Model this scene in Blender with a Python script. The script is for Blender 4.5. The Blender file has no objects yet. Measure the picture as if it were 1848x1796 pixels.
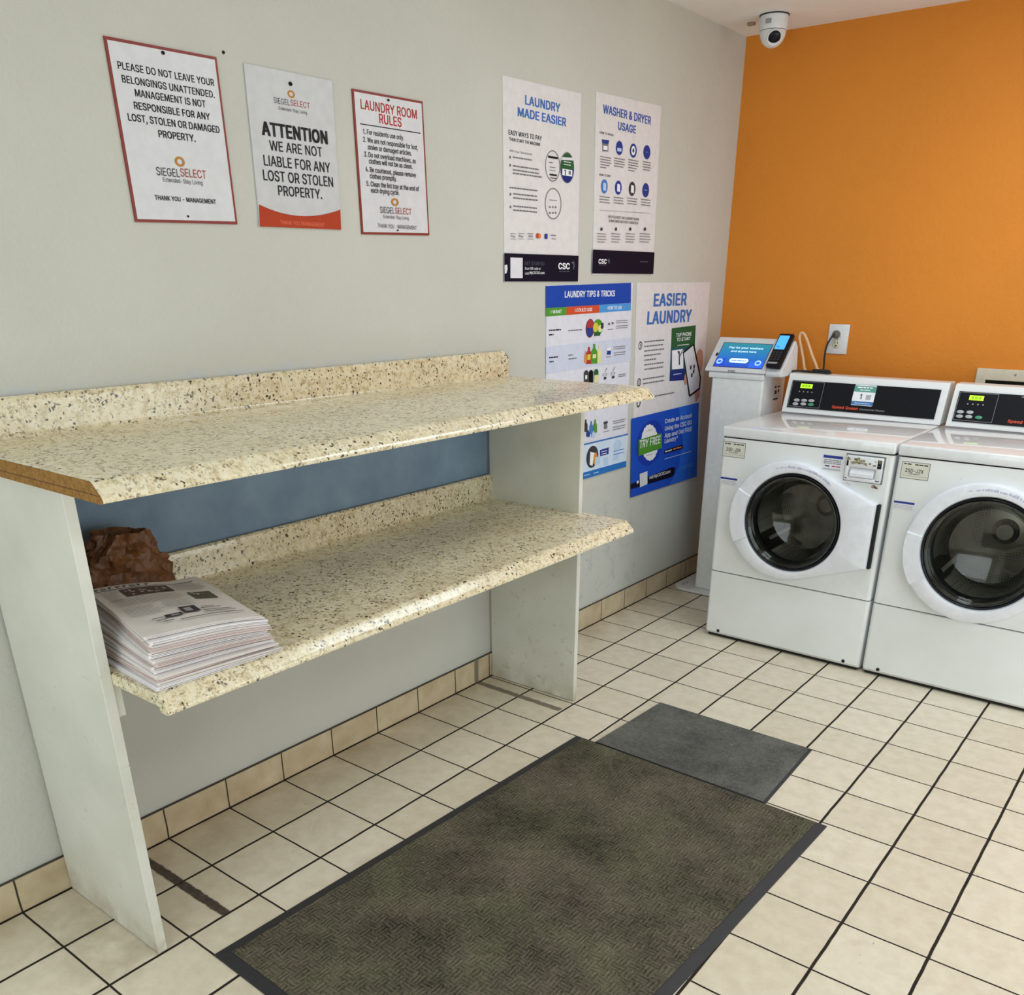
import bpy, bmesh, math, random
from mathutils import Vector, Matrix, noise

# ------------------------------------------------------------------ camera, world, lights, exposure
SC = bpy.context.scene
COL = SC.collection
cam_data = bpy.data.cameras.new('camera')
cam = bpy.data.objects.new('camera', cam_data)
COL.objects.link(cam)
cam.location = (2.0402, -3.6325, 1.4186)
cam.rotation_euler = (1.14592, -0.0009, 0.66120)
cam_data.sensor_fit = 'HORIZONTAL'
cam_data.sensor_width = 36.0
cam_data.lens = 1597.6 * 36.0 / 1848.0
cam_data.shift_x = -(934.0 - 924.0) / 1848.0
cam_data.shift_y = (1227.2 - 898.0) / 1848.0
cam_data.clip_start = 0.02
SC.camera = cam

world = bpy.data.worlds.new('world')
SC.world = world
world.use_nodes = True
world.node_tree.nodes['Background'].inputs[0].default_value = (0.9, 0.95, 1.0, 1)
world.node_tree.nodes['Background'].inputs[1].default_value = 0.05

def area(name, loc, size, power, color, rot=(0, 0, 0)):
    l = bpy.data.lights.new(name, 'AREA')
    l.shape = 'RECTANGLE'; l.size, l.size_y = size
    l.energy = power; l.color = color
    o = bpy.data.objects.new(name, l)
    o.location = loc; o.rotation_euler = rot
    COL.objects.link(o)
    return o
# fluorescent ceiling lamps of the room (all above and behind the frame)
COOL = (0.82, 0.935, 1.0)
area('ceiling_lamp_far', (1.45, -0.70, 2.34), (0.60, 1.20), 14, COOL)
area('ceiling_lamp_middle', (2.95, -2.9, 2.34), (0.60, 1.20), 15, COOL)
# added fill lights, unseen: one behind the camera, two along the right wall
area('added_front_fill', (1.7, -5.15, 1.25), (2.6, 1.9), 29, COOL, (math.radians(90), 0, 0))  # added to brighten the machine fronts and orange wall; no glazing there
area('added_side_fill', (3.65, -0.6, 0.90), (1.4, 1.7), 18, COOL, (math.radians(90), 0, math.radians(90)))  # added side fill towards the far right, no door is built there
area('added_low_fill', (3.65, -2.1, 0.62), (1.6, 1.0), 10, COOL, (math.radians(90), 0, math.radians(90)))  # added low fill that brightens the lower shelf and the wall under it

SC.view_settings.view_transform = 'Standard'
SC.view_settings.look = 'None'
SC.view_settings.exposure = 0.25
SC.view_settings.gamma = 1.0
SC.view_settings.use_curve_mapping = False
SC.cycles.use_denoising = True
SC.cycles.max_bounces = 10
SC.cycles.diffuse_bounces = 6
SC.cycles.sample_clamp_indirect = 6.0
SC.cycles.caustics_reflective = False
SC.cycles.caustics_refractive = False

# ------------------------------------------------------------------ materials
def lin(c):
    return tuple((v / 255 / 12.92) if v / 255 <= 0.04045 else ((v / 255 + 0.055) / 1.055) ** 2.4 for v in c)

def rgba(c):
    return lin(c) + (1,)

def new_mat(name):
    m = bpy.data.materials.new(name); m.use_nodes = True
    nt = m.node_tree
    return m, nt, nt.nodes['Principled BSDF']

class NT:
    """small helper to write node trees"""
    def __init__(s, nt): s.nt = nt
    def n(s, t, **k):
        nd = s.nt.nodes.new(t)
        for a, v in k.items(): setattr(nd, a, v)
        return nd
    def put(s, sock, v):
        if hasattr(v, 'is_linked') or isinstance(v, bpy.types.NodeSocket): s.nt.links.new(v, sock)
        else: sock.default_value = v
    def math(s, op, a, b=0.0, c=0.0, clamp=False):
        nd = s.n('ShaderNodeMath', operation=op, use_clamp=clamp)
        s.put(nd.inputs[0], a); s.put(nd.inputs[1], b); s.put(nd.inputs[2], c)
        return nd.outputs[0]
    def coords(s):
        return s.n('ShaderNodeTexCoord').outputs['Object']
    def xyz(s, v):
        nd = s.n('ShaderNodeSeparateXYZ'); s.put(nd.inputs[0], v); return nd.outputs
    def noise(s, v, scale, detail=3.0, rough=0.55, out=0):
        nd = s.n('ShaderNodeTexNoise'); s.put(nd.inputs['Vector'], v)
        nd.inputs['Scale'].default_value = scale; nd.inputs['Detail'].default_value = detail
        nd.inputs['Roughness'].default_value = rough
        return nd.outputs[out]
    def voronoi(s, v, scale, out='Color', rnd=1.0):
        nd = s.n('ShaderNodeTexVoronoi'); s.put(nd.inputs['Vector'], v)
        nd.inputs['Scale'].default_value = scale; nd.inputs['Randomness'].default_value = rnd
        return nd.outputs[out]
    def ramp(s, f, stops, interp='LINEAR'):
        nd = s.n('ShaderNodeValToRGB'); s.put(nd.inputs[0], f)
        cr = nd.color_ramp; cr.interpolation = interp
        while len(cr.elements) < len(stops): cr.elements.new(0.5)
        for e, (p, c) in zip(cr.elements, stops):
            e.position = p; e.color = c if len(c) == 4 else tuple(c) + (1,)
        return nd.outputs[0]
    def mix(s, f, a, b, blend='MIX'):
        nd = s.n('ShaderNodeMix', data_type='RGBA', blend_type=blend)
        s.put(nd.inputs[0], f); s.put(nd.inputs[6], a); s.put(nd.inputs[7], b)
        return nd.outputs[2]
    def range(s, v, a, b, c=0.0, d=1.0):
        nd = s.n('ShaderNodeMapRange'); s.put(nd.inputs[0], v)
        nd.inputs[1].default_value = a; nd.inputs[2].default_value = b
        nd.inputs[3].default_value = c; nd.inputs[4].default_value = d
        return nd.outputs[0]
    def bump(s, h, strength, dist, bsdf):
        nd = s.n('ShaderNodeBump'); nd.inputs['Strength'].default_value = strength
        nd.inputs['Distance'].default_value = dist
        s.put(nd.inputs['Height'], h)
        s.nt.links.new(nd.outputs[0], bsdf.inputs['Normal'])
    def box(s, x, lo, hi, soft):
        a = s.range(x, lo - soft, lo + soft); b = s.range(x, hi - soft, hi + soft, 1.0, 0.0)
        return s.math('MULTIPLY', a, b)

_flat = {}
def flat(name, c, rough=0.5, metal=0.0, emit=0.0, spec=0.5, coat=0.0):
    """plain painted / moulded surface with a faint procedural mottling"""
    if name in _flat: return _flat[name]
    m, nt, b = new_mat(name); t = NT(nt)
    base = rgba(c)
    nz = t.noise(t.coords(), 35.0, 3.0)
    dark = tuple(v * 0.93 for v in base[:3]) + (1,)
    col = t.ramp(nz, [(0.35, dark), (0.65, base)])
    t.put(b.inputs['Base Color'], col)
    b.inputs['Roughness'].default_value = rough
    b.inputs['Metallic'].default_value = metal
    b.inputs['Specular IOR Level'].default_value = spec
    b.inputs['Coat Weight'].default_value = coat
    if emit:
        t.put(b.inputs['Emission Color'], base); b.inputs['Emission Strength'].default_value = emit
    _flat[name] = m
    return m

INK = dict(ink=(38, 37, 40), ink2=(62, 60, 66), black=(14, 14, 16), grey=(120, 118, 122), dimgrey=(86, 88, 104), palegrey=(178, 178, 182),
    white=(238, 240, 246), white2=(222, 222, 230), gold=(186, 128, 62), logored=(170, 62, 48), headred=(172, 52, 42),
    bandred=(176, 66, 40), bandtext=(226, 120, 92), blue=(68, 112, 186), blue2=(72, 96, 170), navy=(34, 46, 120), navy2=(46, 62, 142),
    night=(10, 9, 34), green=(44, 92, 52), green2=(82, 150, 50), teal=(40, 88, 104), royal=(28, 70, 172), royal2=(26, 78, 196), royal3=(42, 104, 214),
    royal4=(22, 58, 172), skyblue=(78, 152, 222), skyblue2=(72, 124, 200), midblue=(44, 112, 190), paleblue=(188, 206, 236), palesky=(206, 222, 244),
    palesky2=(184, 208, 238), lav2=(205, 211, 232), tabred=(208, 80, 48), red2=(210, 62, 44), red3=(176, 58, 56), orange=(224, 140, 66), purple=(104, 44, 84),
    yellow=(214, 200, 80), paleyellow=(224, 222, 160), skin=(196, 142, 122))
def ink(n): return flat('print_' + n, INK[n], 0.6, spec=0.15)

def mat_wall(name, c, seed, blue=False):
    m, nt, b = new_mat(name); t = NT(nt); co = t.coords()
    base = rgba(c)
    col = t.ramp(t.noise(co, 2.2, 4.0), [(0.3, tuple(v * 0.93 for v in base[:3])), (0.7, base)])
    o = t.xyz(co)
    if blue:
        # older blue paint left showing between the two shelves and in a thin line above the splash
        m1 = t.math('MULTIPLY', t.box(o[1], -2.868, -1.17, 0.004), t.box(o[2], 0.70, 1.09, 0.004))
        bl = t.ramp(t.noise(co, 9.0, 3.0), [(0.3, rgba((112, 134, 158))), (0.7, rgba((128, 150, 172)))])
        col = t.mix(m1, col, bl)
        sm = t.math('MULTIPLY', t.box(o[2], 1.185, 1.212, 0.008), t.range(o[1], -1.25, -1.5))
        sm = t.math('MULTIPLY', sm, t.range(t.noise(co, 14.0, 3.0), 0.42, 0.6))
        col = t.mix(t.math('MULTIPLY', sm, 0.45), col, rgba((186, 194, 206)))
        # scuffs and old spots low on the wall beside the shelves
        zone = t.math('MULTIPLY', t.box(o[1], -1.0, -0.02, 0.15), t.box(o[2], 0.10, 0.60, 0.06))
        sc = t.math('MULTIPLY', zone, t.range(t.noise(co, 11.0, 5.0, 0.7), 0.52, 0.68))
        col = t.mix(t.math('MULTIPLY', sc, 0.45), col, rgba((146, 148, 150)))
        spots = t.math('MULTIPLY', t.range(t.voronoi(co, 16.0, 'Distance'), 0.09, 0.05), t.range(t.noise(co, 4.0, 2.0), 0.55, 0.6))
        col = t.mix(t.math('MULTIPLY', t.math('MULTIPLY', spots, zone), 0.7), col, rgba((92, 90, 90)))
    t.put(b.inputs['Base Color'], col)
    b.inputs['Roughness'].default_value = 0.62
    b.inputs['Specular IOR Level'].default_value = 0.3
    h = t.math('ADD', t.noise(co, 85.0, 3.0), t.math('MULTIPLY', t.noise(co, 30.0, 2.0), 0.8))
    t.bump(h, 0.35, 0.004, b)
    return m

def grid_dist(t, v, step, off, warp):
    f = t.math('FRACT', t.math('ADD', t.math('DIVIDE', t.math('SUBTRACT', t.math('ADD', v, warp), off), step), 0.5))
    return t.math('MULTIPLY', t.math('ABSOLUTE', t.math('SUBTRACT', f, 0.5)), step)

def mat_floor():
    m, nt, b = new_mat('ceramic_floor_tile'); t = NT(nt); co = t.coords(); o = t.xyz(co)
    w = t.math('MULTIPLY', t.math('SUBTRACT', t.noise(co, 9.0, 2.0), 0.5), 0.004)
    dx = grid_dist(t, o[0], 0.2, 0.01, w); dy = grid_dist(t, o[1], 0.2, 0.0, w)
    gx = t.range(dx, 0.0032, 0.0043, 1.0, 0.0); gy = t.range(dy, 0.0020, 0.0031, 1.0, 0.0)
    g = t.math('MAXIMUM', gx, gy)
    cell = t.n('ShaderNodeCombineXYZ')
    t.put(cell.inputs[0], t.math('FLOOR', t.math('DIVIDE', t.math('SUBTRACT', o[0], 0.01), 0.2)))
    t.put(cell.inputs[1], t.math('FLOOR', t.math('DIVIDE', o[1], 0.2)))
    wn = t.n('ShaderNodeTexWhiteNoise'); t.put(wn.inputs[0], cell.outputs[0])
    tile = t.ramp(wn.outputs[0], [(0.0, rgba((219, 208, 188))), (1.0, rgba((229, 219, 201)))])
    mott = t.ramp(t.noise(co, 22.0, 5.0, 0.65), [(0.3, (0.86, 0.84, 0.80, 1)), (0.65, (1, 1, 1, 1))])
    tile = t.mix(1.0, tile, mott, 'MULTIPLY')
    # brownish grime where the floor meets the skirting, brown mottling beside the near table leg
    gz = t.math('MULTIPLY', t.range(o[0], 0.02, 0.22, 1.0, 0.0), t.range(t.noise(co, 7.0, 4.0), 0.32, 0.72))
    leg = t.math('MULTIPLY', t.math('MULTIPLY', t.box(o[1], -3.02, -2.87, 0.05), t.range(o[0], 0.38, 0.46, 1.0, 0.0)), t.range(t.noise(co, 12.0, 4.0), 0.3, 0.7))
    tile = t.mix(t.math('MULTIPLY', t.math('MAXIMUM', gz, leg), 0.55), tile, rgba((140, 118, 84)))
    spk = t.math('MULTIPLY', t.range(t.voronoi(co, 40.0, 'Distance'), 0.10, 0.05), t.range(t.noise(co, 5.0, 2.0), 0.56, 0.62))
    tile = t.mix(t.math('MULTIPLY', spk, 0.6), tile, rgba((110, 100, 88)))
    # adhesive stripes left where older panels stood
    rough_edge = t.math('MULTIPLY', t.math('SUBTRACT', t.noise(co, 40.0, 3.0), 0.5), 0.012)
    yy = t.math('ADD', o[1], rough_edge)
    s1 = t.math('MULTIPLY', t.box(yy, -2.708, -2.682, 0.002), t.box(o[0], -0.1, 0.409, 0.002))
    s2 = t.math('MULTIPLY', t.box(yy, -1.283, -1.256, 0.002), t.box(o[0], -0.1, 0.400, 0.002))
    col = t.mix(g, tile, t.ramp(t.noise(co, 30.0, 2.0), [(0.3, rgba((20, 14, 11))), (0.7, rgba((44, 34, 27)))]))
    col = t.mix(t.math('MULTIPLY', s1, 0.95), col, t.ramp(t.noise(co, 60.0, 3.0), [(0.4, rgba((40, 28, 24))), (0.75, rgba((84, 68, 60)))]))
    col = t.mix(t.math('MULTIPLY', s2, 0.9), col, rgba((110, 98, 86)))
    t.put(b.inputs['Base Color'], col)
    t.put(b.inputs['Roughness'], t.math('ADD', t.math('MULTIPLY', g, 0.4), 0.42))
    b.inputs['Specular IOR Level'].default_value = 0.35
    h = t.math('ADD', t.math('MULTIPLY', g, -1.0), t.math('MULTIPLY', t.noise(co, 120.0, 2.0), 0.08))
    t.bump(h, 0.5, 0.002, b)
    return m

def mat_base():
    m, nt, b = new_mat('ceramic_skirting_tile'); t = NT(nt); co = t.coords(); o = t.xyz(co)
    w = t.math('MULTIPLY', t.math('SUBTRACT', t.noise(co, 9.0, 2.0), 0.5), 0.004)
    g = t.range(grid_dist(t, o[1], 0.2, 0.0, w), 0.0016, 0.0030, 1.0, 0.0)
    g = t.math('MAXIMUM', g, t.range(o[2], 0.0945, 0.0965))
    g = t.math('MAXIMUM', g, t.range(o[2], 0.0045, 0.002))
    mk = t.box(o[1], -1.290, -1.266, 0.002)
    tile = t.ramp(t.noise(co, 12.0, 5.0, 0.6), [(0.3, rgba((176, 156, 124))), (0.7, rgba((204, 188, 160)))])
    col = t.mix(g, tile, rgba((52, 42, 32)))
    col = t.mix(t.math('MULTIPLY', mk, 0.8), col, rgba((104, 94, 78)))
    t.put(b.inputs['Base Color'], col); b.inputs['Roughness'].default_value = 0.45
    t.bump(t.math('MULTIPLY', g, -1.0), 0.5, 0.002, b)
    return m

def mat_granite():
    m, nt, b = new_mat('speckled_granite_laminate'); t = NT(nt); co = t.coords()
    nzc = t.noise(co, 90.0, 3.0, 0.6, 1)
    mp = t.mix(0.010, co, nzc, 'ADD')
    base = t.ramp(t.noise(co, 55.0, 6.0, 0.72), [(0.31, rgba((168, 148, 112))), (0.42, rgba((212, 198, 164))), (0.55, rgba((234, 224, 196))), (0.70, rgba((226, 220, 202)))])
    big = t.ramp(t.noise(co, 5.0, 3.0), [(0.35, (0.91, 0.89, 0.85, 1)), (0.65, (1, 1, 1, 1))])
    base = t.mix(1.0, base, big, 'MULTIPLY')
    dens = t.range(t.noise(co, 22.0, 3.0), 0.36, 0.60)
    v1 = t.xyz(t.voronoi(mp, 240.0))[0]
    col = t.mix(t.math('MULTIPLY', t.math('MULTIPLY', t.range(v1, 0.22, 0.14), dens), 0.65), base, rgba((116, 92, 62)))
    v2 = t.xyz(t.voronoi(mp, 330.0))[1]
    col = t.mix(t.math('MULTIPLY', t.range(v2, 0.16, 0.10), 0.5), col, rgba((232, 226, 210)))
    v3 = t.xyz(t.voronoi(mp, 205.0))[2]
    col = t.mix(t.math('MULTIPLY', t.math('MULTIPLY', t.range(v3, 0.085, 0.055), t.range(t.noise(co, 14.0, 2.0), 0.36, 0.50)), 0.93), col, rgba((44, 34, 28)))
    t.put(b.inputs['Base Color'], col)
    b.inputs['Roughness'].default_value = 0.16
    b.inputs['Specular IOR Level'].default_value = 0.6
    t.bump(t.noise(co, 200.0, 2.0), 0.05, 0.001, b)
    return m

def mat_chip():
    m, nt, b = new_mat('raw_particle_board'); t = NT(nt); co = t.coords(); o = t.xyz(co)
    col = t.ramp(t.noise(co, 140.0, 5.0, 0.7), [(0.3, rgba((112, 76, 28))), (0.7, rgba((168, 122, 56)))])
    seam = t.box(o[2], 1.0895, 1.0912, 0.0006)
    col = t.mix(t.math('MULTIPLY', seam, 0.85), col, rgba((58, 36, 14)))
    t.put(b.inputs['Base Color'], col); b.inputs['Roughness'].default_value = 0.8
    t.bump(t.noise(co, 260.0, 4.0), 0.5, 0.002, b)
    return m

def mat_panel():
    m, nt, b = new_mat('white_melamine_panel'); t = NT(nt); co = t.coords(); o = t.xyz(co)
    col = t.ramp(t.noise(co, 6.0, 4.0), [(0.3, rgba((206, 206, 196))), (0.7, rgba((220, 220, 212)))])
    sm = t.math('MULTIPLY', t.range(t.noise(co, 24.0, 4.0, 0.7), 0.60, 0.72), t.range(o[2], 0.9, 0.1, 0.15, 0.6))
    col = t.mix(sm, col, rgba((164, 160, 148)))
    low = t.math('MULTIPLY', t.range(o[2], 0.10, 0.0), t.range(t.noise(co, 15.0, 4.0), 0.35, 0.75))
    col = t.mix(t.math('MULTIPLY', low, 0.8), col, rgba((150, 132, 96)))
    t.put(b.inputs['Base Color'], col); b.inputs['Roughness'].default_value = 0.42
    t.bump(t.noise(co, 9.0, 3.0), 0.15, 0.004, b)
    return m

def mat_carpet(name, c1, c2, weave):
    m, nt, b = new_mat(name); t = NT(nt); co = t.coords(); o = t.xyz(co)
    nz = t.math('ADD', t.math('MULTIPLY', t.noise(co, 230.0, 4.0, 0.75), 0.6), t.math('MULTIPLY', t.noise(co, 85.0, 3.0, 0.7), 0.4))
    big = t.noise(co, 5.0, 4.0, 0.6)
    f = t.math('ADD', t.math('MULTIPLY', nz, 0.62), t.math('MULTIPLY', big, 0.38))
    h = nz
    if weave:
        S = 0.030
        w1 = t.mix(0.014, co, t.noise(co, 30.0, 3.0, 0.6, 1), 'ADD'); o = t.xyz(w1)
        cx = t.math('FLOOR', t.math('DIVIDE', o[0], S)); cy = t.math('FLOOR', t.math('DIVIDE', o[1], S))
        par = t.math('MODULO', t.math('ABSOLUTE', t.math('ADD', cx, cy)), 2.0)
        sx = t.math('SINE', t.math('MULTIPLY', o[0], 2 * math.pi / 0.0101))
        sy = t.math('SINE', t.math('MULTIPLY', o[1], 2 * math.pi / 0.0101))
        st = t.math('ADD', t.math('MULTIPLY', sx, par), t.math('MULTIPLY', sy, t.math('SUBTRACT', 1.0, par)))
        st = t.math('MULTIPLY', st, t.range(t.noise(co, 45.0, 3.0), 0.35, 0.65, 0.25, 1.0))
        f = t.math('ADD', f, t.math('MULTIPLY', st, 0.058))
        h = t.math('ADD', t.math('MULTIPLY', st, 0.5), nz)
    col = t.ramp(f, [(0.34, rgba(c1)), (0.70, rgba(c2))])
    tint = t.ramp(t.noise(co, 4.5, 4.0), [(0.35, (1.0, 0.94, 0.95, 1)), (0.65, (0.97, 1.0, 0.88, 1))])
    if weave: col = t.mix(1.0, col, tint, 'MULTIPLY')
    lint = t.math('MULTIPLY', t.range(t.voronoi(co, 22.0, 'Distance'), 0.055, 0.03), t.range(t.noise(co, 6.0, 2.0), 0.52, 0.56))
    col = t.mix(t.math('MULTIPLY', lint, 0.8), col, rgba((190, 186, 176)))
    t.put(b.inputs['Base Color'], col); b.inputs['Roughness'].default_value = 0.95
    b.inputs['Specular IOR Level'].default_value = 0.1
    t.bump(h, 0.8, 0.004, b)
    return m

def mat_glass(name, tint):
    m, nt, b = new_mat(name); t = NT(nt)
    b.inputs['Base Color'].default_value = rgba(tint)
    b.inputs['Transmission Weight'].default_value = 1.0
    b.inputs['Roughness'].default_value = 0.03
    b.inputs['IOR'].default_value = 1.45
    return m

def mat_steel():
    m, nt, b = new_mat('perforated_drum_steel'); t = NT(nt); co = t.coords()
    d = t.voronoi(co, 95.0, 'Distance', 0.0)
    col = t.mix(t.range(d, 0.22, 0.28, 1.0, 0.0), rgba((205, 202, 196)), rgba((40, 40, 40)))
    t.put(b.inputs['Base Color'], col)
    b.inputs['Metallic'].default_value = 0.75; b.inputs['Roughness'].default_value = 0.34
    t.bump(t.noise(co, 8.0, 2.0), 0.2, 0.01, b)
    return m

def mat_enamel():
    m, nt, b = new_mat('white_enamel'); t = NT(nt); co = t.coords()
    col = t.ramp(t.noise(co, 4.0, 4.0), [(0.3, rgba((220, 222, 222))), (0.7, rgba((230, 232, 234)))])
    st = t.math('MULTIPLY', t.range(t.noise(co, 20.0, 5.0, 0.7), 0.66, 0.76), 0.35)
    col = t.mix(st, col, rgba((176, 174, 168)))
    t.put(b.inputs['Base Color'], col); b.inputs['Roughness'].default_value = 0.26
    b.inputs['Specular IOR Level'].default_value = 0.45
    return m

def mat_bag():
    m, nt, b = new_mat('crumpled_brown_paper'); t = NT(nt); co = t.coords()
    col = t.ramp(t.noise(co, 30.0, 4.0), [(0.3, rgba((88, 52, 24))), (0.7, rgba((122, 78, 40)))])
    t.put(b.inputs['Base Color'], col); b.inputs['Roughness'].default_value = 0.5
    wp = t.mix(0.03, co, t.noise(co, 20.0, 2.0, 0.5, 1), 'ADD')
    t.bump(t.math('ADD', t.voronoi(wp, 26.0, 'Distance'), t.math('MULTIPLY', t.voronoi(wp, 60.0, 'Distance'), 0.3)), 0.55, 0.012, b)
    return m

def mat_paper(name, c):
    m, nt, b = new_mat(name); t = NT(nt); co = t.coords()
    col = t.ramp(t.noise(co, 18.0, 4.0), [(0.3, rgba(tuple(v - 10 for v in c))), (0.7, rgba(c))])
    t.put(b.inputs['Base Color'], col); b.inputs['Roughness'].default_value = 0.85
    b.inputs['Specular IOR Level'].default_value = 0.2
    return m

def mat_screen():
    """lit display: cyan at the top running to deep blue at the foot of the picture it shows"""
    m, nt, b = new_mat('lit_touch_screen'); t = NT(nt); o = t.xyz(t.coords())
    col = t.ramp(t.range(o[2], 1.060, 1.155), [(0.0, rgba((24, 74, 214))), (0.55, rgba((22, 130, 205))), (1.0, rgba((40, 150, 168)))])
    t.put(b.inputs['Base Color'], (0.01, 0.01, 0.02, 1)); t.put(b.inputs['Emission Color'], col)
    b.inputs['Emission Strength'].default_value = 0.75; b.inputs['Roughness'].default_value = 0.2
    return m

WALL = mat_wall('white_textured_paint', (199, 199, 192), 1, True)
WALLP = mat_wall('white_wall_paint', (220, 217, 206), 1)
ORANGE = mat_wall('orange_textured_paint', (218, 134, 44), 2)
CEIL = mat_wall('ceiling_paint', (240, 240, 238), 3)
FLOOR = mat_floor(); BASE = mat_base(); GRANITE = mat_granite(); CHIP = mat_chip(); PANEL = mat_panel()
ENAMEL = mat_enamel(); LIDM = flat('glossy_lid_enamel', (226, 228, 231), 0.03, spec=0.6); STEEL = mat_steel()
GLASS = mat_glass('smoked_door_glass', (196, 198, 192))
RUBBER = flat('black_rubber', (26, 26, 28), 0.55)
BLACKP = flat('black_gloss_plastic', (13, 14, 22), 0.3, spec=0.25)
WHITEP = flat('white_plastic', (222, 224, 228), 0.35)
DOORP = flat('white_door_plastic', (226, 228, 236), 0.30)
GREYP = flat('grey_plastic', (150, 152, 156), 0.4)
METALW = flat('white_powder_coat', (234, 236, 236), 0.4)
DARK = flat('dark_gap', (12, 12, 12), 0.8)
BEIGE = flat('beige_paint_metal', (214, 206, 186), 0.5)

# ------------------------------------------------------------------ geometry helpers
class MB:
    def __init__(s): s.bm = bmesh.new()
    def poly(s, pts):
        vs = [s.bm.verts.new(p) for p in pts]
        try: return s.bm.faces.new(vs)
        except ValueError: return None
    def box(s, x0, y0, z0, x1, y1, z1, bev=0.0, seg=2, mat=None):
        t = bmesh.new()
        bmesh.ops.create_cube(t, size=1.0)
        for v in t.verts:
            v.co = Vector(((x0 + x1) / 2 + v.co.x * (x1 - x0), (y0 + y1) / 2 + v.co.y * (y1 - y0), (z0 + z1) / 2 + v.co.z * (z1 - z0)))
        if bev: bmesh.ops.bevel(t, geom=t.edges[:], offset=bev, segments=seg, affect='EDGES', profile=0.5)
        if mat: t.transform(mat)
        s.add(t); return s
    def add(s, t):
        me = bpy.data.meshes.new('tmp'); t.to_mesh(me); t.free(); s.bm.from_mesh(me); bpy.data.meshes.remove(me)
    def loops(s, rings, closed=True, cap0=False, cap1=False):
        """bridge a list of equally long point rings"""
        R = [[s.bm.verts.new(p) for p in r] for r in rings]
        n = len(R[0])
        for a, b in zip(R, R[1:]):
            for i in range(n if closed else n - 1):
                j = (i + 1) % n
                try: s.bm.faces.new((a[i], a[j], b[j], b[i]))
                except ValueError: pass
        if cap0: s.bm.faces.new(list(reversed(R[0])))
        if cap1: s.bm.faces.new(R[-1])
        return s
    def tube(s, pts, r, n=10, closed=False):
        P = [Vector(p) for p in pts]; rings = []
        up = Vector((0, 0, 1))
        for i, p in enumerate(P):
            d = (P[min(i + 1, len(P) - 1)] - P[max(i - 1, 0)]).normalized()
            a = d.cross(up)
            if a.length < 0.05: a = d.cross(Vector((1, 0, 0)))
            a.normalize(); b2 = d.cross(a)
            rr = r[i] if isinstance(r, (list, tuple)) else r
            rings.append([p + (a * math.cos(2 * math.pi * k / n) + b2 * math.sin(2 * math.pi * k / n)) * rr for k in range(n)])
        s.loops(rings, True, True, True); return s
    def lathe(s, prof, origin, axis, n=48, cap0=False, cap1=False):
        axis = Vector(axis).normalized(); o = Vector(origin)
        a = axis.orthogonal().normalized(); b2 = axis.cross(a)
        s.loops([[o + axis * h + (a * math.cos(2 * math.pi * k / n) + b2 * math.sin(2 * math.pi * k / n)) * r for k in range(n)] for r, h in prof], True, cap0, cap1)
        return s
    def prism(s, pts2, fn, lo, hi):
        """closed 2D outline swept between two values; fn(u, v, w) -> point"""
        s.loops([[fn(u, v, lo) for u, v in pts2], [fn(u, v, hi) for u, v in pts2]], True, True, True); return s
    def build_flat(s, name, mat, parent):
        me = bpy.data.meshes.new(name); s.bm.to_mesh(me); s.bm.free(); me.materials.append(mat)
        o = bpy.data.objects.new(name, me); COL.objects.link(o); link_child(o, parent)
        return o
    def build(s, name, mat, parent=None, smooth=None, bevel=0.0, loc=None):
        bmesh.ops.remove_doubles(s.bm, verts=s.bm.verts[:], dist=1e-6)
        bmesh.ops.recalc_face_normals(s.bm, faces=s.bm.faces[:])
        me = bpy.data.meshes.new(name); s.bm.to_mesh(me); s.bm.free()
        me.materials.append(mat)
        o = bpy.data.objects.new(name, me); COL.objects.link(o)
        if parent is not None: link_child(o, parent)
        if smooth is not None:
            for p in me.polygons: p.use_smooth = True
            me.set_sharp_from_angle(angle=math.radians(smooth))
        if bevel:
            bv = o.modifiers.new('bevel', 'BEVEL'); bv.width = bevel; bv.segments = 2; bv.limit_method = 'ANGLE'; bv.angle_limit = math.radians(40)
        return o

def link_child(o, parent):
    o.parent = parent
    # meshes are written in world coordinates; parents are never scaled, only placed
    o.matrix_parent_inverse = parent_world(parent).inverted()

def parent_world(p):
    m = Matrix.LocRotScale(p.location, p.rotation_euler, p.scale)
    if p.parent: m = parent_world(p.parent) @ p.matrix_parent_inverse @ m
    return m

def tag(o, label, cat=None, group=None, kind=None):
    o['label'] = label
    if cat: o['category'] = cat
    if group: o['group'] = group
    if kind: o['kind'] = kind
    return o

def thing(name, loc, label, cat, group=None):
    o = bpy.data.objects.new(name, None); COL.objects.link(o)
    o.location = loc; o.empty_display_size = 0.1
    return tag(o, label, cat, group)

def struct(o, label=None):
    o['kind'] = 'structure'
    if label: o['label'] = label
    return o

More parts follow.
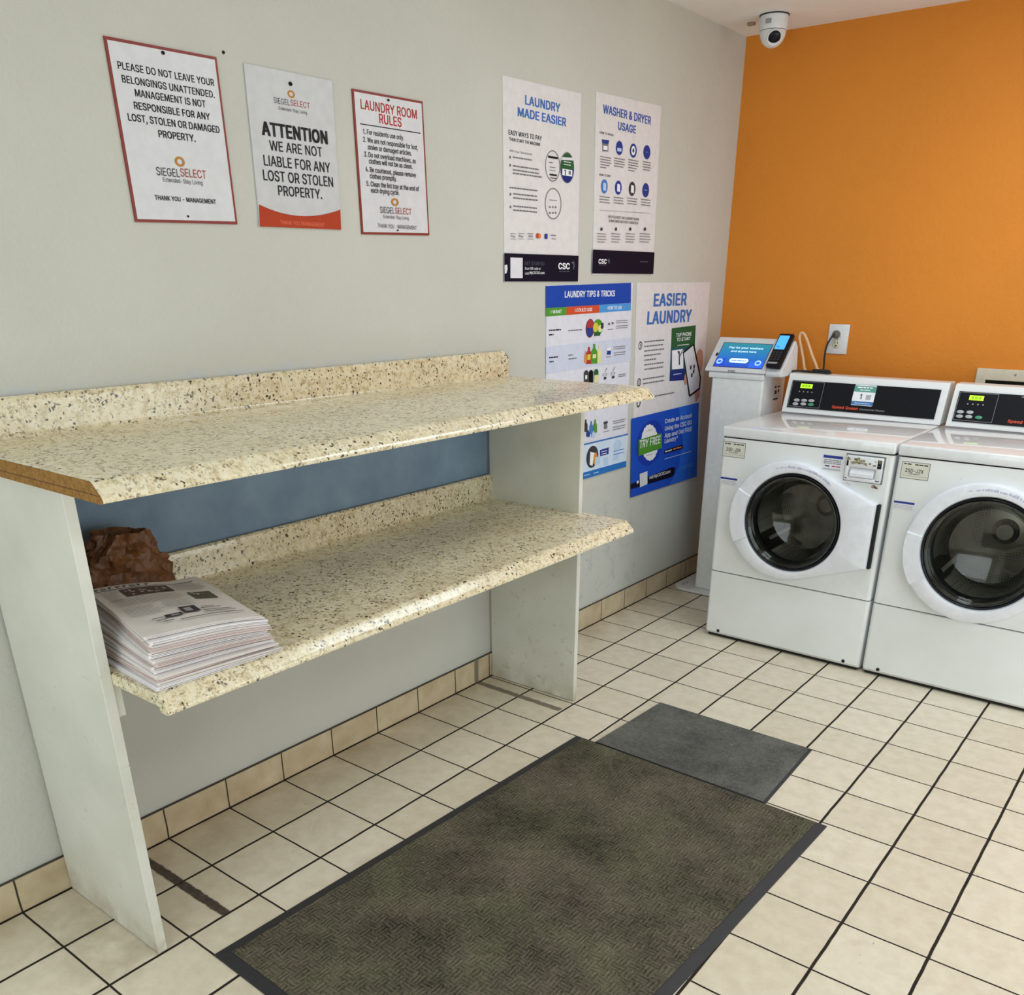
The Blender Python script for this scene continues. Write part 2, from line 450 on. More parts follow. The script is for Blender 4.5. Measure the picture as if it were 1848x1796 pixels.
# lettering -----------------------------------------------------------------
# outlines of a plain grotesque alphabet, 1000 units to the em: 'advance|x,y x,y ...|...'
GLYPHS = {
'&':'448|197,-7 150,-2 110,12 78,34 54,62 39,96 34,133 37,163 47,189 63,213 85,235 111,256 140,279 216,335 237,352 246,363 255,375 260,389 262,405 258,427 245,445 226,457 201,461 184,459 168,453 155,444 145,431 139,416 137,399 139,380 145,363 155,346 169,327 185,307 204,284 438,0 364,0 171,231 144,264 121,293 102,319 87,344 78,370 75,398 79,430 91,458 109,481 134,499 165,510 200,513 235,510 266,499 290,482 308,459 320,433 324,404 322,382 315,362 305,342 291,325 275,308 256,293 154,217 128,195 110,174 100,154 97,131 100,108 109,87 124,70 143,57 166,49 193,46 223,50 251,59 278,75 301,95 321,121 336,151 346,186 349,224 408,224 405,180 397,144 385,115 371,92 357,75 345,62 333,47 305,23 271,7 234,-3',
'*':'453|201,223 206,331 114,272 89,315 186,365 89,415 114,459 206,400 201,509 250,509 246,400 337,459 362,415 266,365 362,315 337,272 246,331 250,223',
',':'188|38,-119 68,71 137,71 84,-119',
'-':'453|337,244 337,188 114,188 114,244',
'.':'188|95,-4 78,-1 63,9 53,24 50,41 53,59 63,73 78,83 95,87 113,83 128,73 138,59 141,41 138,24 128,9 113,-1',
'/':'249|235,533 71,-76 14,-76 178,533',
'0':'453|227,-7 174,1 130,24 95,62 69,113 53,178 48,254 53,330 69,395 95,447 130,484 174,508 227,516 279,508 323,484 358,447 384,395 400,330 405,254 400,178 384,113 359,62 323,24 279,1|227,50 261,56 290,74 313,103 330,144 340,194 344,254 340,314 330,365 313,405 290,435 261,453 227,460 192,453 163,435 140,405 123,365 113,314 109,254 113,194 123,144 140,103 163,74 192,56',
'1':'330|140,0 140,425 50,365 50,432 148,509 205,509 205,0',
'2':'453|64,0 64,47 234,229 261,257 282,282 299,305 311,327 318,348 320,371 317,397 308,419 293,436 273,449 250,457 224,460 196,457 172,447 153,433 139,413 130,390 127,362 66,362 71,405 86,442 111,473 143,496 182,511 225,516 268,511 306,497 337,474 361,445 376,411 381,372 378,345 371,318 357,290 336,259 306,223 267,180 153,60 153,57 389,57 389,0',
'3':'453|218,-7 173,-3 133,10 98,30 70,57 52,91 44,132 109,132 115,107 126,87 144,71 165,59 191,52 219,50 248,53 275,61 297,74 315,93 325,116 329,145 326,172 316,196 299,217 275,234 242,244 201,248 157,248 157,299 288,448 288,452 70,452 70,509 372,509 372,461 211,278 211,289 264,288 308,276 344,253 371,222 387,186 393,145 387,103 370,66 344,36 309,12 266,-2',
'4':'453|40,105 40,158 247,509 311,509 109,166 109,163 413,163 413,105|282,0 282,318 343,318 343,0',
'5':'453|221,-7 178,-2 140,11 108,32 83,60 66,93 60,130 122,130 127,108 138,89 154,73 173,60 196,52 221,50 250,53 276,64 298,82 314,104 324,131 328,162 324,193 314,221 297,244 275,262 248,273 218,277 192,275 167,268 145,258 128,246 67,253 96,509 366,509 366,452 151,452 134,301 136,301 155,315 178,325 203,331 229,334 263,330 294,321 321,306 345,285 364,260 379,231 388,199 391,163 385,117 369,76 343,41 309,15 268,-1',
'6':'453|226,-7 182,-1 142,15 109,40 84,74 69,115 64,162 68,199 80,239 102,285 137,340 252,509 322,509 151,261 145,261 154,275 165,288 179,299 196,307 214,312 235,314 278,309 316,295 346,271 370,240 384,201 389,157 384,112 368,73 343,39 310,14 271,-2|226,48 254,52 279,63 299,79 314,101 324,128 327,157 324,187 314,213 299,235 279,251 254,262 226,265 198,262 174,252 153,235 138,214 128,188 125,158 128,128 138,102 153,79 174,63 198,52',
'7':'453|97,0 323,448 323,452 62,452 62,509 391,509 391,449 165,0',
'8':'453|226,-7 178,-2 136,11 101,33 74,62 57,96 52,135 55,166 65,195 81,220 101,241 125,256 153,265 153,267 119,282 93,308 76,342 70,380 75,417 90,450 114,477 146,498 184,511 226,516 269,511 306,498 337,477 361,450 377,417 382,380 376,342 359,308 333,282 300,267 300,265 327,256 351,241 372,220 387,195 397,166 401,135 395,96 378,62 352,33 317,11 275,-2|226,49 258,52 285,60 307,74 323,91 333,113 337,139 333,165 322,189 305,208 283,223 256,232 226,235 196,232 169,223 147,208 130,189 119,165 115,139 119,113 129,91 145,74 167,60 195,52|226,290 252,292 274,300 293,313 307,330 316,351 319,376 316,399 308,420 294,437 275,449 252,457 226,460 200,457 177,449 159,437 145,420 136,399 133,376 136,351 145,330 159,313 178,300 201,292',
'9':'453|226,516 271,510 310,494 343,468 368,434 384,393 389,347 385,309 373,270 350,224 315,168 200,0 130,0 301,248 307,248 299,234 287,221 273,210 257,202 238,196 218,195 175,199 137,214 106,237 83,269 68,307 64,352 69,397 85,436 110,469 143,494 182,510|226,460 199,457 174,446 154,429 138,407 129,381 125,352 129,322 138,295 154,274 174,257 199,247 226,243 254,247 279,257 299,273 314,295 324,321 327,350 324,381 314,407 299,429 279,446 254,457',
'A':'480|16,0 201,509 276,509 463,0 395,0 287,302 276,334 264,372 250,420 232,478 245,478 228,419 201,333 191,302 85,0|110,142 110,199 370,199 370,142',
'B':'456|60,0 60,509 241,509 289,504 329,491 359,469 381,442 394,410 398,374 395,344 387,320 373,301 356,286 336,275 315,267 315,262 339,257 363,245 385,227 402,203 414,173 418,136 413,100 400,67 377,39 344,18 301,4 247,0|125,57 245,57 296,63 330,80 349,105 355,137 352,161 342,184 327,203 306,218 279,228 248,231 125,231|125,285 238,285 265,288 288,296 308,309 323,326 333,348 336,372 330,403 313,429 283,446 240,452 125,452',
'C':'510|267,-7 205,1 150,25 104,63 70,115 48,179 40,254 48,329 70,393 104,445 150,484 205,508 267,516 305,513 340,504 373,490 402,471 427,447 448,418 463,385 473,348 408,348 401,373 389,395 375,413 357,428 337,440 315,449 292,454 267,456 223,450 184,432 150,403 125,364 109,314 103,254 109,194 125,145 151,105 184,76 223,59 267,53 292,55 315,60 337,69 357,81 375,96 389,114 401,136 408,160 473,160 463,124 448,91 428,62 402,38 373,19 341,5 305,-4',
'D':'502|125,509 125,0 60,0 60,509|219,0 96,0 96,57 215,57 272,63 318,81 354,110 379,149 394,198 399,255 394,312 379,361 354,399 320,428 275,446 221,452 93,452 93,509 225,509 294,501 353,478 399,441 433,391 455,329 462,255 455,181 433,119 398,68 351,31 291,8',
'E':'419|60,0 60,509 372,509 372,452 125,452 125,286 355,286 355,229 125,229 125,57 375,57 375,0',
'F':'410|60,0 60,509 369,509 369,452 125,452 125,278 346,278 346,221 125,221 125,0',
'G':'520|269,-7 205,1 149,25 104,64 69,116 47,179 40,254 47,329 69,393 103,445 149,484 203,508 265,516 304,513 340,504 374,489 403,469 429,445 449,416 465,384 474,349 408,349 399,372 387,393 373,411 356,427 337,439 315,448 291,454 265,456 222,450 183,432 150,404 125,364 109,314 103,254 109,194 125,145 151,105 184,76 224,59 269,53 309,57 345,71 374,93 396,123 410,160 415,202 434,199 283,199 283,256 478,256 478,200 471,141 451,91 419,50 377,19 326,0',
'H':'517|60,0 60,509 125,509 125,289 392,289 392,509 457,509 457,0 392,0 392,232 125,232 125,0',
'I':'185|60,0 60,509 125,509 125,0',
'J':'396|185,-7 124,3 75,33 44,81 33,145 33,173 98,173 98,145 104,104 122,74 149,56 185,50 220,56 248,74 266,104 272,145 272,509 336,509 336,145 326,81 294,33 246,3',
'K':'467|60,0 60,509 125,509 125,334 124,225 125,193 125,0|104,145 104,216 139,261 157,282 174,303 193,324 212,344 364,509 448,509 231,276 228,276|372,0 188,259 228,309 449,0',
'L':'393|60,0 60,509 125,509 125,57 361,57 361,0',
'M':'628|60,0 60,509 150,509 314,120 478,509 568,509 568,0 505,0 505,400 342,20 286,20 123,400 123,0',
'N':'523|60,0 60,509 136,509 343,183 352,169 363,151 388,107 401,82 414,55 405,54 402,81 399,157 399,509 463,509 463,0 387,0 202,290 190,310 177,331 164,354 148,381 108,452 119,454 121,417 125,307 125,0',
'O':'533|267,-7 205,1 150,25 105,63 70,115 48,179 40,254 48,329 70,393 105,445 150,484 205,508 267,516 329,508 384,484 429,445 464,393 486,329 493,254 486,179 464,115 429,63 384,25 329,1|267,53 310,59 349,76 383,105 408,144 425,194 430,254 425,314 408,365 383,404 349,433 310,450 267,456 223,450 184,433 151,404 125,364 109,314 103,254 109,194 125,144 151,105 184,76 223,59',
'P':'440|60,0 60,509 236,509 290,504 333,489 367,465 390,433 405,395 409,352 405,309 390,271 367,240 333,217 289,203 236,198 125,198 125,0|125,255 234,255 269,258 298,267 319,281 334,300 342,324 345,352 342,380 334,405 319,425 298,440 269,449 233,452 125,452',
'Q':'533|267,-7 205,1 150,25 105,63 70,115 48,179 40,254 48,329 70,393 105,445 150,484 205,508 267,516 329,508 384,484 429,445 464,393 486,329 493,254 486,179 464,115 429,63 384,25 329,1|267,53 310,59 349,76 383,105 408,144 425,194 430,254 425,314 408,365 383,404 349,433 310,450 267,456 223,450 184,433 151,404 125,364 109,314 103,254 109,194 125,144 151,105 184,76 223,59|245,159 313,159 369,85 384,65 468,-48 401,-48 346,27 331,46',
'R':'449|60,0 60,509 236,509 290,504 333,489 367,465 390,433 405,395 409,352 405,309 390,271 367,240 333,217 289,203 236,198 125,198 125,0|125,255 234,255 269,258 298,267 319,281 334,300 342,324 345,352 342,380 334,405 319,425 298,440 269,449 233,452 125,452|353,0 230,229 303,229 428,0',
'S':'447|224,-9 172,-4 128,9 91,31 64,60 46,96 38,137 104,137 110,110 123,88 142,71 166,59 194,52 224,49 257,52 286,60 311,74 329,92 341,114 346,139 342,161 332,179 316,193 296,205 272,214 245,222 184,239 128,260 86,289 60,326 52,372 58,413 75,448 102,476 138,498 180,511 227,516 275,511 316,498 351,476 377,449 394,415 401,378 337,378 326,412 302,437 267,453 225,459 194,456 167,448 145,435 129,418 118,398 115,376 119,352 131,334 148,319 169,308 191,300 212,293 264,279 287,272 312,264 336,252 359,238 379,220 395,198 405,171 408,139 403,99 386,64 360,34 323,11 278,-4',
'T':'449|32,452 32,509 417,509 417,452 257,452 257,0 193,0 193,452',
'U':'517|259,-8 203,-2 154,15 114,43 85,80 66,124 60,173 60,509 124,509 124,178 128,144 141,113 160,87 187,68 220,56 259,52 298,56 331,68 357,87 377,113 389,144 393,178 393,509 457,509 457,173 451,124 433,80 403,43 363,15 315,-2',
'V':'480|204,0 16,509 84,509 192,206 203,176 215,137 248,31 235,31 252,90 279,176 290,206 395,509 463,509 278,0',
'W':'686|155,0 16,509 82,509 163,196 170,171 175,145 187,94 197,40 189,40 194,67 200,94 205,120 211,145 218,171 224,196 306,509 380,509 462,196 492,67 497,40 488,40 493,67 499,94 504,120 510,145 517,171 523,196 603,509 670,509 530,0 455,0 368,323 359,356 351,391 344,431 336,475 350,475 342,433 335,395 327,359 318,323 230,0',
'X':'474|18,0 217,284 217,236 29,509 104,509 178,400 204,361 214,345 223,329 233,312 243,292 232,292 243,311 252,329 261,345 298,400 374,509 446,509 259,239 259,287 456,0 382,0 292,129 279,149 268,165 250,195 241,212 230,231 244,231 235,213 216,181 182,129 91,0',
'Y':'472|203,0 203,208 16,509 91,509 192,344 208,318 222,292 236,264 250,230 224,230 237,265 251,293 265,318 280,344 381,509 455,509 268,208 268,0',
'Z':'438|42,0 42,46 273,385 289,408 306,431 341,476 348,454 285,452 40,452 40,509 397,509 397,462 169,129 152,105 116,57 97,33 90,54 121,56 152,57 399,57 399,0',
'a':'389|160,-9 126,-5 94,5 68,22 48,45 35,73 30,108 34,138 43,161 58,179 78,193 100,203 125,211 152,216 178,220 209,224 234,227 252,230 265,235 273,243 273,279 267,297 256,311 240,322 220,329 196,331 171,329 149,322 132,313 118,301 107,288 100,274 41,291 57,322 79,346 104,364 133,375 163,382 194,384 215,383 239,379 263,372 286,360 306,343 322,320 333,290 337,251 337,0 277,0 277,52 272,52 264,38 252,25 236,12 215,1 190,-6|170,45 202,49 228,59 248,74 263,93 272,115 276,138 276,190 270,186 259,182 216,173 186,169 175,168 154,164 134,159 117,150 103,139 95,124 92,105 94,87 102,72 114,61 130,52 149,47',
'b':'424|229,-8 198,-5 172,4 153,17 138,31 127,46 118,59 112,59 112,0 53,0 53,509 114,509 114,319 118,319 127,331 137,346 152,360 171,373 197,381 229,384 274,378 313,361 345,332 370,293 385,245 390,189 385,133 370,84 346,45 313,16 274,-2|220,47 253,51 279,66 301,88 316,117 325,151 328,189 325,227 316,261 301,290 280,311 253,325 220,330 188,325 161,312 140,291 125,263 116,229 113,189 116,150 125,115 140,86 162,65 188,51',
'c':'396|207,-8 159,-2 117,16 82,46 56,85 40,133 34,187 40,243 56,291 82,330 117,360 159,378 207,384 234,383 260,377 284,368 305,356 324,341 340,322 353,301 362,277 303,262 298,276 290,289 281,301 270,311 257,319 242,325 226,329 207,330 173,325 145,310 124,287 108,258 99,224 96,187 99,151 108,117 124,89 145,66 173,51 207,46 226,48 243,52 258,58 271,66 282,76 292,89 299,102 304,117 363,102 354,78 341,56 325,37 306,21 285,9 261,-1 235,-6',
'd':'424|195,-8 151,-2 111,16 79,45 55,84 39,133 34,189 39,245 55,293 79,332 112,361 151,378 196,384 228,381 253,373 272,360 287,346 298,331 306,319 311,319 311,509 372,509 372,0 313,0 313,59 307,59 298,46 287,31 272,17 252,4 227,-5|205,47 236,51 263,65 284,86 299,115 309,150 312,189 309,229 300,263 284,291 263,312 237,325 205,330 172,325 145,311 124,290 108,261 99,227 96,189 99,151 109,117 124,88 145,66 172,51',
'e':'404|212,-8 161,-2 117,16 82,46 56,85 40,132 34,187 39,242 55,290 81,329 115,359 157,378 205,384 236,382 266,374 294,361 319,341 341,315 357,282 368,242 371,194 371,169 75,169 75,221 338,221 310,202 307,237 298,269 283,294 263,314 237,326 205,330 173,326 146,313 125,294 109,270 99,241 96,211 96,178 100,139 110,106 128,80 151,61 179,50 212,46 234,48 254,53 271,61 285,73 297,88 306,105 365,91 353,63 335,39 311,19 283,4 249,-5',
'f':'254|228,379 228,327 6,327 6,379|81,0 81,432 84,461 96,486 113,505 135,519 161,527 187,530 207,529 222,527 234,524 243,521 227,468 215,472 195,474 171,470 154,460 145,443 142,419 142,0',
'g':'425|207,-151 168,-148 134,-140 105,-127 82,-110 64,-91 51,-69 101,-41 110,-53 122,-66 136,-78 154,-88 178,-95 207,-97 249,-92 282,-75 304,-47 311,-6 311,68 306,68 298,56 287,41 272,28 252,16 227,8 195,5 152,10 113,27 80,53 55,90 39,136 34,191 39,246 55,293 80,332 112,361 152,378 196,384 228,382 253,373 273,360 288,346 308,319 313,319 313,379 372,379 372,-9 367,-54 350,-90 324,-117 291,-136 251,-147|205,59 237,63 264,75 285,95 300,121 309,154 312,193 309,231 300,264 285,291 264,312 237,325 205,330 172,325 145,312 124,290 109,262 99,229 96,193 99,155 109,123 124,96 145,76 172,63',
'h':'410|114,227 114,0 53,0 53,509 114,509 114,287 102,287 124,332 152,362 187,379 227,384 264,380 295,369 321,349 341,321 353,285 357,240 357,0 296,0 296,235 290,275 273,304 246,323 210,329 184,326 161,317 141,303 126,283 117,257',
'i':'167|84,443 67,446 54,455 44,468 41,483 44,499 54,512 67,521 84,524 100,521 114,512 123,499 126,483 123,468 114,455 100,446|53,0 53,379 114,379 114,0',
'j':'167|53,379 114,379 114,-30 111,-63 102,-90 86,-113 65,-129 37,-139 4,-143 -10,-143 -10,-87 2,-87 25,-83 40,-72 50,-54 53,-29|83,443 67,446 53,455 44,468 41,483 44,499 53,512 67,521 83,524 100,521 114,512 123,499 126,483 123,468 114,455 100,446',
'k':'381|53,0 53,509 114,509 114,0|110,137 110,212 121,212 284,379 360,379 184,199 177,199|294,0 148,186 191,229 372,0',
'l':'170|53,0 53,530 114,530 114,0',
'm':'610|53,0 53,379 112,379 112,295 108,295 118,323 132,346 151,363 172,376 195,384 219,386 257,380 287,361 309,331 321,295 312,295 322,321 337,343 357,361 381,375 407,383 437,386 468,383 497,372 522,354 541,328 553,296 557,255 557,0 496,0 496,254 490,289 473,313 447,326 419,330 395,328 374,320 358,307 345,290 338,270 335,247 335,0 274,0 274,260 269,288 253,311 229,326 199,330 178,328 158,320 140,307 126,289 117,266 114,238 114,0',
'n':'410|114,227 114,0 53,0 53,379 112,379 112,287 102,287 124,332 152,362 187,379 227,384 264,380 295,369 321,349 341,321 353,285 357,240 357,0 296,0 296,235 290,275 273,304 246,323 210,329 184,326 161,317 141,303 126,283 117,257',
'o':'415|207,-8 159,-2 117,16 82,46 56,85 40,133 34,187 40,243 56,291 82,330 117,360 159,378 207,384 256,378 299,360 333,330 359,291 376,243 381,187 376,133 359,85 333,46 299,16 256,-2|207,46 242,51 270,66 292,89 307,117 316,151 319,187 316,224 307,258 292,287 270,310 242,325 207,330 173,325 145,310 124,287 108,258 99,224 96,187 99,151 108,117 124,89 145,66 173,51',
'p':'424|53,-143 53,379 112,379 112,319 118,319 126,331 137,346 152,360 171,373 197,381 229,384 274,378 313,361 345,332 370,293 385,245 390,189 385,133 370,84 346,45 313,16 274,-2 229,-8 198,-5 173,4 153,17 138,31 127,46 118,59 114,59 114,-143|220,47 253,51 279,66 301,88 316,117 325,151 328,189 325,227 316,261 301,290 280,311 253,325 220,330 188,325 161,312 140,291 125,263 116,229 113,189 116,150 125,115 140,86 162,65 188,51',
'q':'424|372,-143 311,-143 311,59 306,59 298,46 287,31 272,17 252,4 227,-5 195,-8 151,-2 111,16 79,45 55,84 39,133 34,189 39,245 55,293 79,332 112,361 151,378 196,384 228,381 253,373 272,360 287,346 307,319 313,319 313,379 372,379|205,47 236,51 263,65 284,86 299,115 309,150 312,189 309,229 300,263 284,291 263,312 237,325 205,330 172,325 145,311 124,290 108,261 99,227 96,189 99,151 109,117 124,88 145,66 172,51',
'r':'259|53,0 53,379 112,379 112,321 115,321 130,347 152,367 181,380 213,385 221,385 229,384 243,384 243,322 207,326 182,323 159,315 140,301 126,284 117,262 114,237 114,0',
's':'365|182,-8 145,-5 112,3 84,18 62,38 45,63 36,94 94,107 105,79 124,60 150,49 181,45 217,50 244,62 262,81 268,103 265,121 254,136 237,147 212,155 149,170 104,186 72,208 53,237 47,274 51,305 65,332 87,354 115,370 149,381 187,384 223,381 254,372 279,358 299,339 314,316 324,290 268,277 258,298 243,316 219,328 187,333 156,329 131,317 114,299 109,277 112,258 124,243 144,232 172,223 229,209 275,194 306,171 325,142 331,107 326,75 312,47 290,24 260,6 223,-5',
't':'227|204,379 204,327 6,327 6,379|65,471 126,471 126,98 128,76 136,61 150,53 170,50 177,50 194,52 202,54 213,2 203,-1 192,-3 180,-4 168,-4 125,2 92,21 72,52 65,93',
'u':'410|182,-5 146,-1 115,11 89,31 69,59 57,95 53,139 53,379 114,379 114,144 119,105 137,75 164,56 200,50 226,53 249,62 268,77 283,97 293,122 296,153 296,379 357,379 357,0 298,0 298,92 307,92 286,47 257,17 222,0',
'v':'389|163,0 17,379 84,379 165,155 177,121 187,87 196,53 206,21 184,21 194,53 203,87 213,121 224,155 305,379 371,379 226,0',
'w':'567|138,0 23,379 87,379 133,214 143,177 154,137 165,91 175,41 165,41 175,90 196,176 206,214 252,379 316,379 362,214 371,176 382,136 392,91 402,41 391,41 402,90 423,176 434,214 480,379 545,379 429,0 368,0 319,172 312,198 305,225 297,252 291,280 277,338 291,338 277,280 270,252 263,225 255,198 248,172 199,0',
'x':'379|21,0 171,218 171,171 29,379 100,379 147,306 164,279 193,229 207,206 175,206 190,229 202,253 216,279 233,306 282,379 352,379 209,169 209,214 358,0 287,0 231,85 214,112 200,136 187,159 173,182 205,182 191,159 178,136 165,112 148,85 91,0',
'y':'389|47,-139 61,-86 71,-87 88,-90 104,-89 118,-84 130,-74 141,-58 151,-36 163,-1 17,379 84,379 165,155 177,121 187,87 196,53 206,21 184,21 193,53 202,87 212,121 224,155 305,379 371,379 204,-58 191,-85 177,-107 159,-124 139,-136 117,-143 91,-145 77,-145 54,-141',
'z':'380|42,0 42,46 254,320 254,323 48,323 48,379 333,379 333,331 126,60 126,56 339,56 339,0',
}

from mathutils.geometry import tessellate_polygon
def _area(l): return 0.5 * sum(l[k - 1][0] * l[k][1] - l[k][0] * l[k - 1][1] for k in range(len(l)))
def _inside(p, l):
    c = False
    for k in range(len(l)):
        (x0, y0), (x1, y1) = l[k - 1], l[k]
        if (y0 > p[1]) != (y1 > p[1]) and p[0] < (x1 - x0) * (p[1] - y0) / (y1 - y0) + x0: c = not c
    return c
_gl = {}
def glyph(ch, bold):
    if (ch, bold) in _gl: return _gl[(ch, bold)]
    parts = GLYPHS[ch].split('|'); adv = int(parts[0]) / 1000
    loops = [[tuple(int(q) / 1000 for q in p.split(',')) for p in l.split()] for l in parts[1:] if l]
    big = max(loops, key=lambda l: abs(_area(l))); sgn = _area(big) > 0
    outers = [l for l in loops if (_area(l) > 0) == sgn]; holes = [l for l in loops if (_area(l) > 0) != sgn]
    d = bold * 0.010; V, F = [], []
    for oi, o in enumerate(outers):
        polys = [o] + [h for h in holes if _inside(h[0], o)]
        flatv = [p for l in polys for p in l]
        tri = [tuple(t) for t in tessellate_polygon([[Vector((x, y, 0)) for x, y in l] for l in polys])]
        # heavier strokes: the letter is struck several times a hair apart
        for ox, oy, z in ([(0, 0, 0)] if d == 0 else [(-d, -0.5 * d, 0), (d, -0.5 * d, 2e-5), (d, 0.5 * d, 4e-5), (-d, 0.5 * d, 6e-5)]):
            base = len(V); V += [(x + ox, y + oy, z + oi * 7e-6) for x, y in flatv]; F += [tuple(base + k for k in t) for t in tri]
    _gl[(ch, bold)] = (adv, V, F)
    return _gl[(ch, bold)]
_cap = {}
def text_polys(body, bold):
    """one (vertices, faces) pair per letter"""
    if (body, bold) not in _cap:
        x = 0.0; out = []
        for ch in body:
            if ch not in GLYPHS: x += 0.2; continue
            adv, V, F = glyph(ch, bold); out.append(([(vx + x, vy, vz) for vx, vy, vz in V], F)); x += adv + bold * 0.006
        _cap[(body, bold)] = out
    return _cap[(body, bold)]
def cap_height(): return 0.509

class Face:
    """flat printed face: u, v in metres on a plane; prints grouped by (part, ink)"""
    def __init__(s, origin, U, V, parent):
        s.o = Vector(origin); s.U = Vector(U).normalized(); s.V = Vector(V).normalized(); s.N = s.U.cross(s.V); s.parent = parent
        s.items = {}; s.level = 0
    def pt(s, u, v, k): return s.o + s.U * u + s.V * v + s.N * k
    def add(s, part, mat, verts, faces): s.items.setdefault((part, mat.name), (mat, []))[1].append((verts, faces))
    def up(s): s.level += 1; return 0.0003 + 0.00004 * s.level
    def poly(s, part, pts, mat):
        k = s.up(); s.add(part, mat, [s.pt(u, v, k) for u, v in pts], [tuple(range(len(pts)))])
    def rect(s, part, u0, v0, u1, v1, mat): s.poly(part, [(u0, v0), (u1, v0), (u1, v1), (u0, v1)], mat)
    def rrect(s, part, u0, v0, u1, v1, r, mat):
        pts = []
        for cx, cy, a in ((u1 - r, v0 + r, -90), (u1 - r, v1 - r, 0), (u0 + r, v1 - r, 90), (u0 + r, v0 + r, 180)):
            for i in range(7):
                t = math.radians(a + 15 * i); pts.append((cx + r * math.cos(t), cy + r * math.sin(t)))
        s.poly(part, pts, mat)
    def ell(s, part, u, v, ru, rv, mat, ring=0.0, n=36):
        c = [(math.cos(2 * math.pi * i / n), math.sin(2 * math.pi * i / n)) for i in range(n)]
        if not ring: s.poly(part, [(u + ru * x, v + rv * y) for x, y in c], mat)
        else:
            q = 1.0 - ring; k = s.up()
            V = [s.pt(u + ru * x, v + rv * y, k) for x, y in c] + [s.pt(u + ru * q * x, v + rv * q * y, k) for x, y in c]
            s.add(part, mat, V, [(i, (i + 1) % n, n + (i + 1) % n, n + i) for i in range(n)])
    def text(s, part, body, u0, u1, v, h, mat, bold=0.0):
        L = text_polys(body, bold)
        xs = [p[0] for V, F in L for p in V]
        if not xs: return
        x0, x1 = min(xs), max(xs)
        s.level += 2
        sx = (u1 - u0) / max(x1 - x0, 1e-6); sy = h / cap_height(); k = s.up()
        for V, F in L: s.add(part, mat, [s.pt(u0 + (x - x0) * sx, v - h / 2 + y * sy, k + z) for x, y, z in V], F)
    def greek(s, part, u0, u1, v, h, mat, rnd):
        u = u0; k = s.up()
        while u < u1 - h * 0.3:
            e = min(u1, u + h * rnd.uniform(1.2, 4.0))
            s.add(part, mat, [s.pt(u, v - h * 0.38, k), s.pt(e, v - h * 0.38, k), s.pt(e, v + h * 0.38, k), s.pt(u, v + h * 0.38, k)], [(0, 1, 2, 3)])
            u = e + h * 0.45
    def done(s):
        """each block of print that stands apart from the rest becomes a part of its own"""
        for (part, _), (mat, its) in s.items.items():
            lo = [Vector(map(min, zip(*V))) for V, F in its]; hi = [Vector(map(max, zip(*V))) for V, F in its]
            size = [max(b - a) for a, b in zip(lo, hi)]
            par = list(range(len(its)))
            def find(i):
                while par[i] != i: par[i] = par[par[i]]; i = par[i]
                return i
            for i in range(len(its)):
                for j in range(i):
                    g = math.sqrt(sum(max(0.0, lo[i][q] - hi[j][q], lo[j][q] - hi[i][q]) ** 2 for q in range(3)))
                    if g <= max(0.0185, 0.45 * max(size[i], size[j])): par[find(i)] = find(j)
            groups = {}
            for i in range(len(its)): groups.setdefault(find(i), []).append(its[i])
            for g in groups.values():
                b = MB()
                for V, F in g:
                    vs = [b.bm.verts.new(p) for p in V]
                    for f in F:
                        try: b.bm.faces.new([vs[q] for q in f])
                        except ValueError: pass
                b.build_flat(part, mat, s.parent)

# ------------------------------------------------------------------ room
RX, RY0, RY1, RZ = 3.7, -5.2, 0.583, 2.365
struct(MB().box(-0.1, RY0 - 0.1, -0.1, RX + 0.1, RY1 + 0.1, 0.0).build('floor', FLOOR), 'cream square ceramic floor tiles with dark grout')
struct(MB().box(-0.1, RY0 - 0.1, RZ, RX + 0.1, RY1 + 0.1, RZ + 0.1).build('ceiling', CEIL), 'off-white painted ceiling')
struct(MB().box(-0.1, RY0, 0.0, 0.0, RY1, RZ).build('wall_left', WALL), 'off-white textured wall with the signs and posters')
struct(MB().box(-0.1, RY1, 0.0, RX + 0.1, RY1 + 0.1, RZ).build('wall_back', ORANGE), 'orange textured wall behind the machines')
struct(MB().box(RX, RY0, 0.0, RX + 0.1, RY1, RZ).build('wall_right', WALLP))
struct(MB().box(-0.1, RY0 - 0.1, 0.0, RX + 0.1, RY0, RZ).build('wall_front', WALLP))
struct(MB().box(0.0, RY0, 0.0, 0.010, RY1, 0.0975, 0.002, 1).build('baseboard_left', BASE), 'tan ceramic tile skirting along the white wall')

